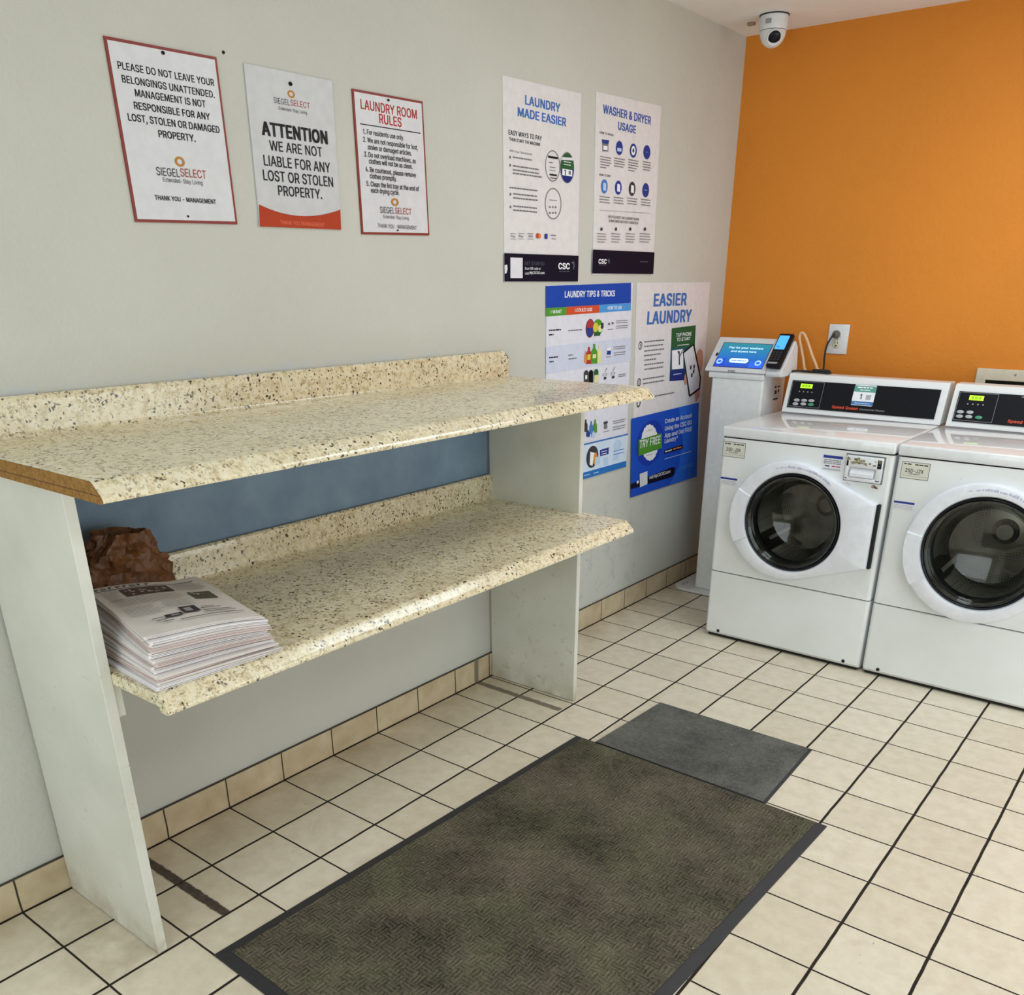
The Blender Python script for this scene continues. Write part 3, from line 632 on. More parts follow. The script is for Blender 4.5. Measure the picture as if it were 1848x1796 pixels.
# ------------------------------------------------------------------ signs and posters
PRINT = {
's1': [
('T', 'lettering', 'PLEASE DO NOT LEAVE YOUR', -2.3884, -2.1521, 1.8296, 0.0131, 'ink', 1.6),
('T', 'lettering', 'BELONGINGS UNATTENDED.', -2.3834, -2.155, 1.8061, 0.0132, 'ink', 1.6),
('T', 'lettering', 'MANAGEMENT IS NOT', -2.3577, -2.1826, 1.7842, 0.0133, 'ink', 1.6),
('T', 'lettering', 'RESPONSIBLE FOR ANY', -2.3644, -2.1749, 1.7604, 0.0134, 'ink', 1.6),
('T', 'lettering', 'LOST, STOLEN OR DAMAGED', -2.3831, -2.1528, 1.737, 0.0135, 'ink', 1.6),
('T', 'lettering', 'PROPERTY.', -2.3148, -2.2216, 1.7129, 0.0136, 'ink', 1.6),
('T', 'lettering', 'THANK YOU - MANAGEMENT', -2.3471, -2.187, 1.5863, 0.0091, 'ink', 1.6),
('E', 'logo', -2.2705, 1.6625, 0.0125, 0.0101, 'gold', 0.45),
('T', 'logo', 'SIEGEL', -2.3338, -2.2755, 1.6391, 0.0161, 'ink2', 0),
('T', 'logo', 'SELECT', -2.2731, -2.2053, 1.6412, 0.0165, 'logored', 0),
('T', 'logo', 'Extended-Stay Living', -2.32, -2.2176, 1.6236, 0.0086, 'ink2', 0),
('E', 'screw_hole', -2.2758, 1.8679, 0.0043, 0.0036, 'black', 0),
('E', 'screw_hole', -2.2684, 1.552, 0.0026, 0.0024, 'black', 0),
],
's2': [
('E', 'logo', -1.9293, 1.8362, 0.0115, 0.0081, 'gold', 0.45),
('T', 'logo', 'SIEGEL', -1.9854, -1.9365, 1.817, 0.0122, 'ink2', 0),
('T', 'logo', 'SELECT', -1.9335, -1.8728, 1.8182, 0.0124, 'logored', 0),
('T', 'logo', 'Extended-Stay Living', -1.9724, -1.8839, 1.8019, 0.007, 'ink2', 0),
('T', 'lettering', 'ATTENTION', -2.031, -1.8218, 1.7536, 0.0277, 'ink', 4),
('T', 'lettering', 'WE ARE NOT', -2.012, -1.8445, 1.7193, 0.0212, 'ink', 1.0),
('T', 'lettering', 'LIABLE FOR ANY', -2.0342, -1.8208, 1.6857, 0.0223, 'ink', 1.0),
('T', 'lettering', 'LOST OR STOLEN', -2.0405, -1.8146, 1.6535, 0.0226, 'ink', 1.0),
('T', 'lettering', 'PROPERTY.', -1.9989, -1.8564, 1.6225, 0.0219, 'ink', 1.0),
('P', 'colour_band', [(-2.0623, 1.5877), (-2.0476, 1.5832), (-2.0326, 1.5793), (-2.0174, 1.5759), (-2.0019, 1.5731), (-1.9861, 1.571), (-1.9702, 1.5694), (-1.9539, 1.5684), (-1.9374, 1.5681), (-1.9207, 1.5684), (-1.9036, 1.5694), (-1.8864, 1.571), (-1.8689, 1.5733), (-1.8511, 1.5763), (-1.8331, 1.58), (-1.8148, 1.5843), (-1.7963, 1.5894), (-1.7981, 1.5412), (-2.0671, 1.5387)], 'bandred'),
('T', 'lettering', 'THANK YOU MANAGEMENT', -2.0026, -1.8563, 1.5509, 0.009, 'bandtext', 0),
('E', 'screw_hole', -1.9296, 1.8574, 0.006, 0.0045, 'black', 0),
],
's3': [
('T', 'heading', 'LAUNDRY ROOM', -1.6969, -1.4817, 1.8441, 0.0217, 'headred', 1.5),
('T', 'heading', 'RULES', -1.631, -1.5451, 1.8182, 0.0219, 'headred', 1.5),
('P', 'lettering', [(-1.7032, 1.7991), (-1.4696, 1.8011), (-1.4698, 1.7987), (-1.7034, 1.7969)], 'ink'),
('T', 'lettering', '1. For residents use only.', -1.6938, -1.5387, 1.7818, 0.0114, 'ink', 1.2),
('T', 'lettering', '2. We are not responsible for lost,', -1.6956, -1.4839, 1.7632, 0.0116, 'ink', 1.2),
('T', 'lettering', 'stolen or damaged articles.', -1.6803, -1.5103, 1.7467, 0.0116, 'ink', 1.2),
('T', 'lettering', '3. Do not overload machines, as', -1.6955, -1.4941, 1.7286, 0.0117, 'ink', 1.2),
('T', 'lettering', 'clothes will not be as clean.', -1.6792, -1.5086, 1.7136, 0.0118, 'ink', 1.2),
('T', 'lettering', '4. Be courteous, please remove', -1.6939, -1.4965, 1.6933, 0.0118, 'ink', 1.2),
('T', 'lettering', 'clothes promptly.', -1.6796, -1.5756, 1.6781, 0.0118, 'ink', 1.2),
('T', 'lettering', '5. Clean the lint tray at the end of', -1.6937, -1.4859, 1.6589, 0.012, 'ink', 1.2),
('T', 'lettering', 'each drying cycle.', -1.6784, -1.5683, 1.6437, 0.0119, 'ink', 1.2),
('E', 'logo', -1.5872, 1.6193, 0.0146, 0.0097, 'gold', 0.45),
('T', 'logo', 'SIEGEL', -1.648, -1.5912, 1.5973, 0.0155, 'ink2', 0),
('T', 'logo', 'SELECT', -1.5882, -1.5222, 1.5979, 0.0158, 'logored', 0),
('T', 'logo', 'Extended-Stay Living', -1.636, -1.5338, 1.5808, 0.0084, 'ink2', 0),
('T', 'lettering', 'THANK YOU - MANAGEMENT', -1.6605, -1.5032, 1.557, 0.0099, 'ink', 0),
('E', 'screw_hole', -1.5935, 1.8649, 0.0044, 0.0031, 'black', 0),
('E', 'screw_hole', -1.582, 1.5476, 0.0031, 0.0025, 'black', 0),
],
'p4': [
('T', 'heading', 'LAUNDRY', -0.9747, -0.7805, 1.943, 0.024, 'blue', 3),
('T', 'heading', 'MADE EASIER', -1.0133, -0.7443, 1.9064, 0.0235, 'blue', 3),
('T', 'lettering', 'EASY WAYS TO PAY', -1.0611, -0.883, 1.8454, 0.0131, 'ink', 1.5),
('T', 'lettering', 'THEN START THE MACHINE', -1.058, -0.8909, 1.827, 0.0086, 'ink', 1.5),
('T', 'lettering', 'With Your Smartphone', -1.0562, -0.9368, 1.7951, 0.0062, 'grey', 0),
('G', 'lettering', -1.039, -0.9379, 1.7784, 0.0052, 'grey'),
('G', 'lettering', -1.039, -0.8985, 1.7541, 0.0052, 'grey'),
('G', 'lettering', -1.0391, -0.8983, 1.7428, 0.0052, 'grey'),
('G', 'lettering', -1.0391, -0.8807, 1.7333, 0.0052, 'grey'),
('G', 'lettering', -1.0567, -0.9043, 1.6915, 0.0053, 'grey'),
('G', 'lettering', -1.0372, -0.904, 1.6745, 0.0053, 'grey'),
('G', 'lettering', -1.0373, -0.9038, 1.6629, 0.0054, 'grey'),
('G', 'lettering', -1.0373, -0.9069, 1.639, 0.0054, 'grey'),
('G', 'lettering', -1.0373, -0.9067, 1.6273, 0.0054, 'grey'),
('E', 'lettering', -1.0538, 1.7768, 0.0045, 0.0041, 'grey', 0),
('E', 'lettering', -1.0538, 1.7544, 0.0045, 0.0042, 'grey', 0),
('E', 'lettering', -1.0522, 1.6722, 0.0046, 0.0043, 'grey', 0),
('E', 'lettering', -1.0524, 1.6355, 0.0046, 0.0043, 'grey', 0),
('E', 'picture', -0.8194, 1.7709, 0.043, 0.0463, 'grey', 0.06),
('R', 'picture', -0.847, 1.7933, -0.7909, 1.7994, 'black'),
('R', 'picture', -0.8409, 1.7789, -0.8194, 1.7818, 'grey'),
('G', 'picture', -0.839, -0.8031, 1.7669, 0.0029, 'grey'),
('G', 'picture', -0.8388, -0.8047, 1.7577, 0.0029, 'grey'),
('R', 'picture', -0.8371, 1.7422, -0.7951, 1.7471, 'black'),
('R', 'picture', -0.8346, 1.7339, -0.7962, 1.7363, 'ink2'),
('E', 'picture', -0.7338, 1.7726, 0.0417, 0.0469, 'grey', 0.06),
('E', 'picture', -0.7338, 1.7718, 0.0395, 0.0446, 'green', 0),
('P', 'picture', [(-0.7732, 1.7661), (-0.6941, 1.7704), (-0.6955, 1.7533), (-0.7041, 1.7405), (-0.7188, 1.7308), (-0.7323, 1.7272), (-0.7489, 1.7306), (-0.7627, 1.7408), (-0.7705, 1.7514)], 'navy'),
('R', 'picture', -0.7637, 1.7482, -0.7029, 1.7676, 'white'),
('T', 'picture', '1', -0.7529, -0.7425, 1.7573, 0.0168, 'ink', 1),
('R', 'picture', -0.7256, 1.7528, -0.7122, 1.7642, 'grey'),
('P', 'picture', [(-0.7693, 1.8014), (-0.701, 1.8055), (-0.6954, 1.7977), (-0.7734, 1.793)], 'white2'),
('G', 'picture', -0.7564, -0.7117, 1.7896, 0.0033, 'white'),
('G', 'picture', -0.7561, -0.7136, 1.7814, 0.0033, 'white'),
('E', 'picture', -0.8138, 1.6576, 0.0481, 0.0479, 'grey', 0.06),
('G', 'picture', -0.8364, -0.7926, 1.6682, 0.0026, 'grey'),
('R', 'picture', -0.8373, 1.6435, -0.8299, 1.6491, 'grey'),
('R', 'picture', -0.8199, 1.6444, -0.8125, 1.65, 'grey'),
('R', 'picture', -0.8031, 1.6453, -0.7956, 1.6509, 'grey'),
('R', 'picture', -0.8369, 1.6257, -0.8294, 1.6314, 'grey'),
('R', 'picture', -0.8194, 1.6266, -0.8119, 1.6323, 'grey'),
('R', 'picture', -0.8026, 1.6274, -0.795, 1.6331, 'grey'),
('G', 'picture', -1.056, -1.0227, 1.5576, 0.0018, 'grey'),
('T', 'picture', 'Pay', -1.0514, -1.0274, 1.5499, 0.0066, 'grey', 1),
('G', 'picture', -1.0561, -1.0227, 1.5414, 0.0015, 'grey'),
('G', 'picture', -1.0127, -0.9787, 1.5591, 0.0018, 'grey'),
('T', 'picture', 'Pay', -1.0079, -0.9835, 1.5513, 0.0067, 'grey', 1),
('G', 'picture', -1.0126, -0.9786, 1.5427, 0.0015, 'grey'),
('G', 'picture', -0.9616, -0.9268, 1.5608, 0.0019, 'ink2'),
('T', 'picture', 'VISA', -0.9566, -0.9316, 1.553, 0.0068, 'ink2', 1),
('G', 'picture', -0.9614, -0.9265, 1.5443, 0.0015, 'ink2'),
('E', 'picture', -0.9041, 1.5556, 0.0078, 0.0083, 'red2', 0),
('E', 'picture', -0.8927, 1.5552, 0.0071, 0.008, 'orange', 0),
('R', 'picture', -0.8627, 1.5474, -0.8464, 1.5634, 'navy2'),
('G', 'picture', -0.8276, -0.7965, 1.5599, 0.0031, 'ink2'),
('G', 'picture', -0.8222, -0.7962, 1.5489, 0.0023, 'ink2'),
('R', 'colour_band', -1.0886, 1.4121, -0.6521, 1.498, 'night'),
('R', 'picture', -1.0563, 1.4225, -0.989, 1.4856, 'white2'),
('T', 'lettering', 'GET STARTED', -0.9781, -0.8643, 1.4689, 0.0108, 'dimgrey', 0.5),
('T', 'lettering', 'Scan QR code or', -0.9767, -0.8858, 1.4533, 0.0078, 'white', 0.5),
('T', 'lettering', 'visit', -0.9765, -0.9534, 1.4378, 0.0077, 'white', 0),
('T', 'lettering', 'MyCSCGO.com', -0.9499, -0.8636, 1.4399, 0.0086, 'white', 1),
('T', 'logo', 'CSC', -0.7798, -0.7087, 1.4626, 0.0194, 'white', 3),
('P', 'logo', [(-0.7029, 1.4745), (-0.6858, 1.4796), (-0.6802, 1.478), (-0.677, 1.4625), (-0.6844, 1.4501), (-0.6878, 1.4542), (-0.6852, 1.4665), (-0.6902, 1.4714)], 'dimgrey'),
('G', 'logo', -0.7738, -0.708, 1.4452, 0.0032, 'dimgrey'),
('P', 'colour_band', [(-1.0889, 1.4613), (-1.075, 1.4641), (-1.0725, 1.451), (-1.0779, 1.4378), (-1.0878, 1.4359)], 'white2'),
],
'p5': [
('T', 'heading', 'WASHER & DRYER', -0.5194, -0.182, 1.9728, 0.0253, 'blue2', 3),
('T', 'heading', 'USAGE', -0.4153, -0.2888, 1.9324, 0.0241, 'blue2', 3),
('T', 'lettering', 'HOW TO WASH', -0.5361, -0.4443, 1.899, 0.0068, 'ink', 1),
('T', 'lettering', 'HOW TO DRY', -0.5292, -0.4518, 1.7674, 0.0071, 'ink', 1),
('P', 'picture', [(-0.521, 1.8787), (-0.4718, 1.8805), (-0.4763, 1.8638), (-0.4747, 1.8445), (-0.5142, 1.8417), (-0.5156, 1.8601)], 'grey'),
('P', 'picture', [(-0.521, 1.8787), (-0.4718, 1.8805), (-0.4766, 1.8684), (-0.5161, 1.8669)], 'navy2'),
('R', 'picture', -0.5091, 1.8478, -0.4816, 1.8607, 'white'),
('E', 'picture', -0.4008, 1.8629, 0.0239, 0.0227, 'navy2', 0),
('R', 'picture', -0.4146, 1.8517, -0.386, 1.8625, 'paleblue'),
('E', 'picture', -0.3015, 1.8633, 0.0249, 0.0232, 'navy2', 0),
('E', 'picture', -0.3015, 1.8633, 0.0151, 0.0152, 'white', 0),
('E', 'picture', -0.3016, 1.8634, 0.0071, 0.0072, 'navy2', 0),
('E', 'picture', -0.201, 1.8671, 0.026, 0.0237, 'navy2', 0),
('R', 'picture', -0.2105, 1.8672, -0.1917, 1.8679, 'paleblue'),
('E', 'picture', -0.4934, 1.7317, 0.0225, 0.023, 'skyblue2', 0),
('P', 'picture', [(-0.5011, 1.744), (-0.4826, 1.7425), (-0.4808, 1.7186), (-0.501, 1.7193)], 'paleblue'),
('E', 'picture', -0.3969, 1.7341, 0.0234, 0.0235, 'navy2', 0),
('P', 'picture', [(-0.4051, 1.7466), (-0.3858, 1.7451), (-0.3836, 1.7207), (-0.4047, 1.7214)], 'white'),
('E', 'picture', -0.2972, 1.7365, 0.0244, 0.024, 'ink2', 0),
('P', 'picture', [(-0.306, 1.7493), (-0.2858, 1.7478), (-0.2831, 1.7229), (-0.3051, 1.7236)], 'white'),
('E', 'picture', -0.1951, 1.7385, 0.0255, 0.0245, 'navy2', 0),
('R', 'picture', -0.2048, 1.7383, -0.1856, 1.7396, 'paleblue'),
('G', 'lettering', -0.5276, -0.4548, 1.8249, 0.0038, 'grey'),
('G', 'lettering', -0.527, -0.4578, 1.8167, 0.0039, 'grey'),
('G', 'lettering', -0.5264, -0.4535, 1.8086, 0.0039, 'grey'),
('G', 'lettering', -0.5258, -0.4639, 1.8002, 0.0039, 'grey'),
('G', 'lettering', -0.5253, -0.4816, 1.7916, 0.0039, 'grey'),
('G', 'lettering', -0.4345, -0.3604, 1.8282, 0.0039, 'grey'),
('G', 'lettering', -0.4338, -0.3634, 1.8198, 0.0039, 'grey'),
('G', 'lettering', -0.4331, -0.3588, 1.8116, 0.0039, 'grey'),
('G', 'lettering', -0.4323, -0.3693, 1.803, 0.004, 'grey'),
('G', 'lettering', -0.3356, -0.262, 1.8314, 0.004, 'grey'),
('G', 'lettering', -0.3348, -0.2648, 1.8228, 0.004, 'grey'),
('G', 'lettering', -0.334, -0.2601, 1.8144, 0.004, 'grey'),
('G', 'lettering', -0.3331, -0.2704, 1.8056, 0.004, 'grey'),
('G', 'lettering', -0.3323, -0.2881, 1.7967, 0.004, 'grey'),
('G', 'lettering', -0.2269, -0.1669, 1.8337, 0.0041, 'grey'),
('G', 'lettering', -0.2259, -0.1688, 1.825, 0.0041, 'grey'),
('G', 'lettering', -0.2249, -0.1647, 1.8164, 0.0041, 'grey'),
('G', 'lettering', -0.2239, -0.1728, 1.8076, 0.0041, 'grey'),
('G', 'lettering', -0.5243, -0.4546, 1.6978, 0.0036, 'grey'),
('G', 'lettering', -0.5237, -0.4574, 1.6889, 0.0036, 'grey'),
('G', 'lettering', -0.5231, -0.4531, 1.6801, 0.0036, 'grey'),
('G', 'lettering', -0.4271, -0.357, 1.7007, 0.0037, 'grey'),
('G', 'lettering', -0.4263, -0.3597, 1.6916, 0.0037, 'grey'),
('G', 'lettering', -0.4256, -0.3553, 1.6826, 0.0037, 'grey'),
('G', 'lettering', -0.3302, -0.2572, 1.7039, 0.0037, 'grey'),
('G', 'lettering', -0.3293, -0.2599, 1.6947, 0.0037, 'grey'),
('G', 'lettering', -0.3284, -0.2552, 1.6855, 0.0038, 'grey'),
('G', 'lettering', -0.2291, -0.1548, 1.7056, 0.0038, 'grey'),
('G', 'lettering', -0.228, -0.1574, 1.6962, 0.0038, 'grey'),
('G', 'lettering', -0.227, -0.1525, 1.6868, 0.0038, 'grey'),
('P', 'lettering', [(-0.5213, 1.6538), (-0.155, 1.661), (-0.1548, 1.6592), (-0.5211, 1.6522)], 'palegrey'),
('T', 'lettering', 'HELP US KEEP THE LAUNDRY ROOM', -0.4603, -0.2385, 1.6347, 0.0084, 'ink', 1),
('T', 'lettering', '& MACHINES IN GOOD CONDITION', -0.4549, -0.2436, 1.6212, 0.0084, 'ink', 1),
('E', 'picture', -0.5041, 1.5908, 0.0068, 0.0058, 'ink2', 0),
('G', 'lettering', -0.5324, -0.4705, 1.575, 0.0033, 'grey'),
('G', 'lettering', -0.5318, -0.4729, 1.5659, 0.0033, 'grey'),
('G', 'lettering', -0.5312, -0.4691, 1.5568, 0.0033, 'grey'),
('G', 'lettering', -0.5306, -0.4778, 1.5476, 0.0033, 'grey'),
('E', 'picture', -0.4032, 1.5946, 0.007, 0.0059, 'ink2', 0),
('G', 'lettering', -0.436, -0.3706, 1.5783, 0.0034, 'grey'),
('G', 'lettering', -0.4353, -0.3731, 1.569, 0.0034, 'grey'),
('G', 'lettering', -0.4345, -0.3689, 1.5597, 0.0034, 'grey'),
('G', 'lettering', -0.4337, -0.378, 1.5503, 0.0034, 'grey'),
('E', 'picture', -0.2997, 1.5984, 0.0074, 0.006, 'ink2', 0),
('G', 'lettering', -0.3319, -0.2626, 1.5819, 0.0034, 'grey'),
('G', 'lettering', -0.331, -0.2651, 1.5724, 0.0034, 'grey'),
('G', 'lettering', -0.3301, -0.2606, 1.5629, 0.0034, 'grey'),
('G', 'lettering', -0.3292, -0.2701, 1.5533, 0.0035, 'grey'),
('E', 'picture', -0.1877, 1.6025, 0.0077, 0.0061, 'ink2', 0),
('G', 'lettering', -0.227, -0.1429, 1.5856, 0.0035, 'grey'),
('G', 'lettering', -0.2259, -0.146, 1.5759, 0.0035, 'grey'),
('G', 'lettering', -0.2248, -0.1405, 1.5662, 0.0035, 'grey'),
('G', 'lettering', -0.2237, -0.1521, 1.5564, 0.0035, 'grey'),
('R', 'colour_band', -0.5598, 1.4396, -0.1026, 1.5205, 'night'),
('T', 'logo', 'CSC', -0.5192, -0.4633, 1.4814, 0.0153, 'white', 3),
('P', 'logo', [(-0.4578, 1.4896), (-0.4429, 1.4898), (-0.4386, 1.48), (-0.4468, 1.4735)], 'dimgrey'),
('G', 'logo', -0.2138, -0.1503, 1.4843, 0.004, 'dimgrey'),
('G', 'logo', -0.5149, -0.4649, 1.4689, 0.0025, 'dimgrey'),
],
'p6': [
('P', 'colour_band', [(-0.8503, 1.3974), (-0.2701, 1.4068), (-0.2634, 1.3323), (-0.8486, 1.3247)], 'royal'),
('T', 'heading', 'LAUNDRY TIPS & TRICKS', -0.7322, -0.3888, 1.369, 0.0208, 'white', 2),
('P', 'colour_band', [(-0.8486, 1.3247), (-0.7206, 1.3262), (-0.7195, 1.2983), (-0.8479, 1.2966)], 'green2'),
('T', 'lettering', 'I WANT', -0.8181, -0.7491, 1.3117, 0.0109, 'white', 1.5),
('P', 'colour_band', [(-0.7206, 1.3262), (-0.4997, 1.329), (-0.4977, 1.3011), (-0.7195, 1.2983)], 'tabred'),
('T', 'lettering', 'I COULD USE', -0.6652, -0.5468, 1.3139, 0.0114, 'white', 1.5),
('P', 'colour_band', [(-0.4997, 1.329), (-0.2644, 1.3318), (-0.2615, 1.3041), (-0.4977, 1.3011)], 'skyblue'),
('T', 'lettering', 'HOW TO USE', -0.4383, -0.3326, 1.3167, 0.0119, 'white', 1.5),
('P', 'tint_band', [(-0.8455, 1.1926), (-0.2487, 1.1998), (-0.2424, 1.1084), (-0.8433, 1.1003)], 'lav2'),
('G', 'lettering', -0.8284, -0.7534, 1.2495, 0.0062, 'ink'),
('G', 'lettering', -0.828, -0.7997, 1.2342, 0.0062, 'ink'),
('G', 'lettering', -0.7046, -0.6138, 1.2441, 0.005, 'grey'),
('E', 'picture', -0.5586, 1.2469, 0.0298, 0.0336, 'purple', 0),
('E', 'picture', -0.5593, 1.2577, 0.0217, 0.0209, 'red3', 0),
('R', 'picture', -0.5786, 1.2196, -0.5407, 1.2491, 'navy2'),
('E', 'picture', -0.5038, 1.2477, 0.0351, 0.0302, 'green2', 0),
('E', 'picture', -0.5197, 1.2493, 0.0184, 0.0165, 'yellow', 0),
('E', 'picture', -0.4871, 1.2434, 0.0149, 0.0133, 'paleyellow', 0),
('R', 'picture', -0.4839, 1.2426, -0.4637, 1.2632, 'ink2'),
('R', 'picture', -0.5296, 1.2173, -0.4852, 1.2309, 'green'),
('R', 'picture', -0.4303, 1.2533, -0.4162, 1.2619, 'grey'),
('R', 'picture', -0.4047, 1.2558, -0.3905, 1.2644, 'grey'),
('G', 'lettering', -0.4293, -0.3919, 1.2378, 0.0029, 'grey'),
('G', 'lettering', -0.3721, -0.281, 1.2673, 0.0034, 'grey'),
('G', 'lettering', -0.3715, -0.2849, 1.26, 0.0034, 'grey'),
('G', 'lettering', -0.3704, -0.2792, 1.2483, 0.0034, 'grey'),
('G', 'lettering', -0.3697, -0.283, 1.2404, 0.0034, 'grey'),
('G', 'lettering', -0.826, -0.7701, 1.1555, 0.0063, 'ink'),
('G', 'lettering', -0.824, -0.7969, 1.1408, 0.0063, 'ink'),
('G', 'lettering', -0.7026, -0.6733, 1.1568, 0.0056, 'grey'),
('G', 'lettering', -0.7003, -0.6464, 1.1434, 0.0056, 'grey'),
('P', 'picture', [(-0.4997, 1.117), (-0.5025, 1.1578), (-0.4937, 1.1708), (-0.4946, 1.1843), (-0.4841, 1.1838), (-0.4832, 1.1702), (-0.4724, 1.1561), (-0.4694, 1.1151)], 'paleyellow'),
('P', 'picture', [(-0.5817, 1.1179), (-0.5839, 1.1557), (-0.5705, 1.1675), (-0.5713, 1.18), (-0.556, 1.1792), (-0.5552, 1.1667), (-0.5401, 1.1533), (-0.5376, 1.1151)], 'red3'),
('P', 'picture', [(-0.5442, 1.1169), (-0.547, 1.1608), (-0.5336, 1.1746), (-0.5345, 1.1891), (-0.519, 1.1883), (-0.518, 1.1738), (-0.5025, 1.1584), (-0.4995, 1.1141)], 'green2'),
('R', 'picture', -0.5729, 1.1322, -0.5507, 1.1526, 'yellow'),
('R', 'picture', -0.5353, 1.1356, -0.5103, 1.1505, 'paleyellow'),
('P', 'picture', [(-0.5937, 1.123), (-0.5952, 1.1487), (-0.5898, 1.1569), (-0.5903, 1.1654), (-0.584, 1.1651), (-0.5835, 1.1566), (-0.5771, 1.1476), (-0.5756, 1.1218)], 'orange'),
('P', 'picture', [(-0.4363, 1.1693), (-0.4036, 1.17), (-0.4053, 1.1431), (-0.4304, 1.1431)], 'white'),
('R', 'picture', -0.4316, 1.1431, -0.4043, 1.1583, 'navy2'),
('G', 'lettering', -0.4365, -0.3998, 1.135, 0.003, 'grey'),
('G', 'lettering', -0.3841, -0.2917, 1.1697, 0.0035, 'grey'),
('G', 'lettering', -0.3835, -0.2956, 1.1622, 0.0035, 'grey'),
('G', 'lettering', -0.3812, -0.2895, 1.1472, 0.0035, 'grey'),
('G', 'lettering', -0.3805, -0.2933, 1.1386, 0.0035, 'grey'),
('P', 'picture', [(-0.5904, 1.0482), (-0.5926, 1.087), (-0.5839, 1.0941), (-0.5712, 1.0941), (-0.5625, 1.0868), (-0.5601, 1.0458)], 'ink2'),
('P', 'picture', [(-0.5564, 1.0465), (-0.5588, 1.0855), (-0.5501, 1.0927), (-0.5371, 1.0928), (-0.5283, 1.0853), (-0.5256, 1.044)], 'black'),
('P', 'picture', [(-0.5193, 1.0474), (-0.5219, 1.0868), (-0.5131, 1.094), (-0.5, 1.0941), (-0.491, 1.0866), (-0.4881, 1.045)], 'green'),
('R', 'picture', -0.5191, 1.0451, -0.489, 1.072, 'paleyellow'),
('R', 'picture', -0.5838, 1.0612, -0.5702, 1.0767, 'white'),
('E', 'picture', -0.441, 1.0687, 0.0155, 0.006, 'grey', 0.2),
('R', 'picture', -0.4471, 1.05, -0.4299, 1.0592, 'ink2'),
('P', 'picture', [(-0.4438, 1.0799), (-0.4399, 1.0796), (-0.4255, 1.0925), (-0.4285, 1.0937)], 'grey'),
('E', 'picture', -0.3805, 1.0684, 0.0159, 0.0061, 'grey', 0.2),
('R', 'picture', -0.3866, 1.0493, -0.369, 1.0587, 'ink2'),
('P', 'picture', [(-0.3834, 1.0796), (-0.3795, 1.0793), (-0.3647, 1.0924), (-0.3678, 1.0936)], 'grey'),
('G', 'lettering', -0.3369, -0.279, 1.0601, 0.0036, 'grey'),
('G', 'lettering', -0.3363, -0.2812, 1.0529, 0.0036, 'grey'),
('P', 'picture', [(-0.5797, 0.8593), (-0.5814, 0.8887), (-0.574, 0.8976), (-0.5746, 0.9073), (-0.5661, 0.9064), (-0.5655, 0.8966), (-0.557, 0.8859), (-0.5552, 0.8564)], 'ink2'),
('P', 'picture', [(-0.5385, 0.8457), (-0.5404, 0.8766), (-0.533, 0.886), (-0.5336, 0.8962), (-0.525, 0.8953), (-0.5243, 0.885), (-0.5155, 0.8737), (-0.5135, 0.8426)], 'skyblue2'),
('P', 'picture', [(-0.5101, 0.8489), (-0.5121, 0.88), (-0.5047, 0.8894), (-0.5054, 0.8997), (-0.4966, 0.8988), (-0.4959, 0.8884), (-0.487, 0.8771), (-0.4848, 0.8459)], 'green2'),
('P', 'picture', [(-0.5617, 0.8382), (-0.5626, 0.8537), (-0.5549, 0.8579), (-0.5552, 0.863), (-0.5465, 0.862), (-0.5462, 0.8569), (-0.5379, 0.8507), (-0.5369, 0.8352)], 'navy2'),
('P', 'picture', [(-0.5233, 0.8309), (-0.5243, 0.8465), (-0.5165, 0.8507), (-0.5168, 0.8559), (-0.508, 0.8549), (-0.5077, 0.8497), (-0.4992, 0.8435), (-0.4981, 0.8278)], 'paleblue'),
('R', 'picture', -0.4348, 0.8732, -0.4063, 0.8826, 'ink2'),
('P', 'picture', [(-0.43, 0.8717), (-0.4101, 0.8705), (-0.4066, 0.8522), (-0.4306, 0.854)], 'grey'),
('G', 'lettering', -0.3643, -0.2653, 0.8762, 0.0037, 'grey'),
('G', 'lettering', -0.3636, -0.2695, 0.8676, 0.0037, 'grey'),
('G', 'lettering', -0.3622, -0.263, 0.8517, 0.0037, 'grey'),
('G', 'lettering', -0.3614, -0.2671, 0.8419, 0.0038, 'grey'),
('G', 'lettering', -0.4357, -0.3918, 0.8421, 0.0032, 'grey'),
('P', 'colour_band', [(-0.8423, 0.8124), (-0.2378, 0.8117), (-0.2373, 0.8073), (-0.8422, 0.8075)], 'midblue'),
('P', 'tint_band', [(-0.8422, 0.8065), (-0.2371, 0.8051), (-0.2435, 0.6952), (-0.8395, 0.693)], 'palesky'),
('E', 'picture', -0.5149, 0.7513, 0.0449, 0.0447, 'ink2', 0),
('P', 'picture', [(-0.5313, 0.7747), (-0.4968, 0.7648), (-0.5052, 0.7448), (-0.511, 0.7138), (-0.5328, 0.7224)], 'white'),
('P', 'picture', [(-0.5059, 0.7555), (-0.4874, 0.7687), (-0.476, 0.746), (-0.4936, 0.7166), (-0.5058, 0.7237)], 'orange'),
('P', 'picture', [(-0.4601, 0.7714), (-0.3904, 0.7737), (-0.3902, 0.7457), (-0.4563, 0.7453)], 'navy2'),
('G', 'picture', -0.4476, -0.4026, 0.7621, 0.0038, 'white'),
('G', 'picture', -0.4469, -0.4041, 0.7523, 0.0038, 'white'),
('R', 'picture', -0.4936, 0.7137, -0.456, 0.7458, 'palesky2'),
('R', 'picture', -0.4286, 0.7012, -0.3897, 0.7339, 'palesky2'),
('R', 'picture', -0.3533, 0.7119, -0.3131, 0.745, 'palesky2'),
('E', 'picture', -0.3214, 0.7732, 0.0315, 0.022, 'palesky2', 0),
('G', 'lettering', -0.3507, -0.2671, 0.7506, 0.0044, 'midblue'),
('G', 'lettering', -0.3495, -0.2657, 0.7368, 0.0044, 'midblue'),
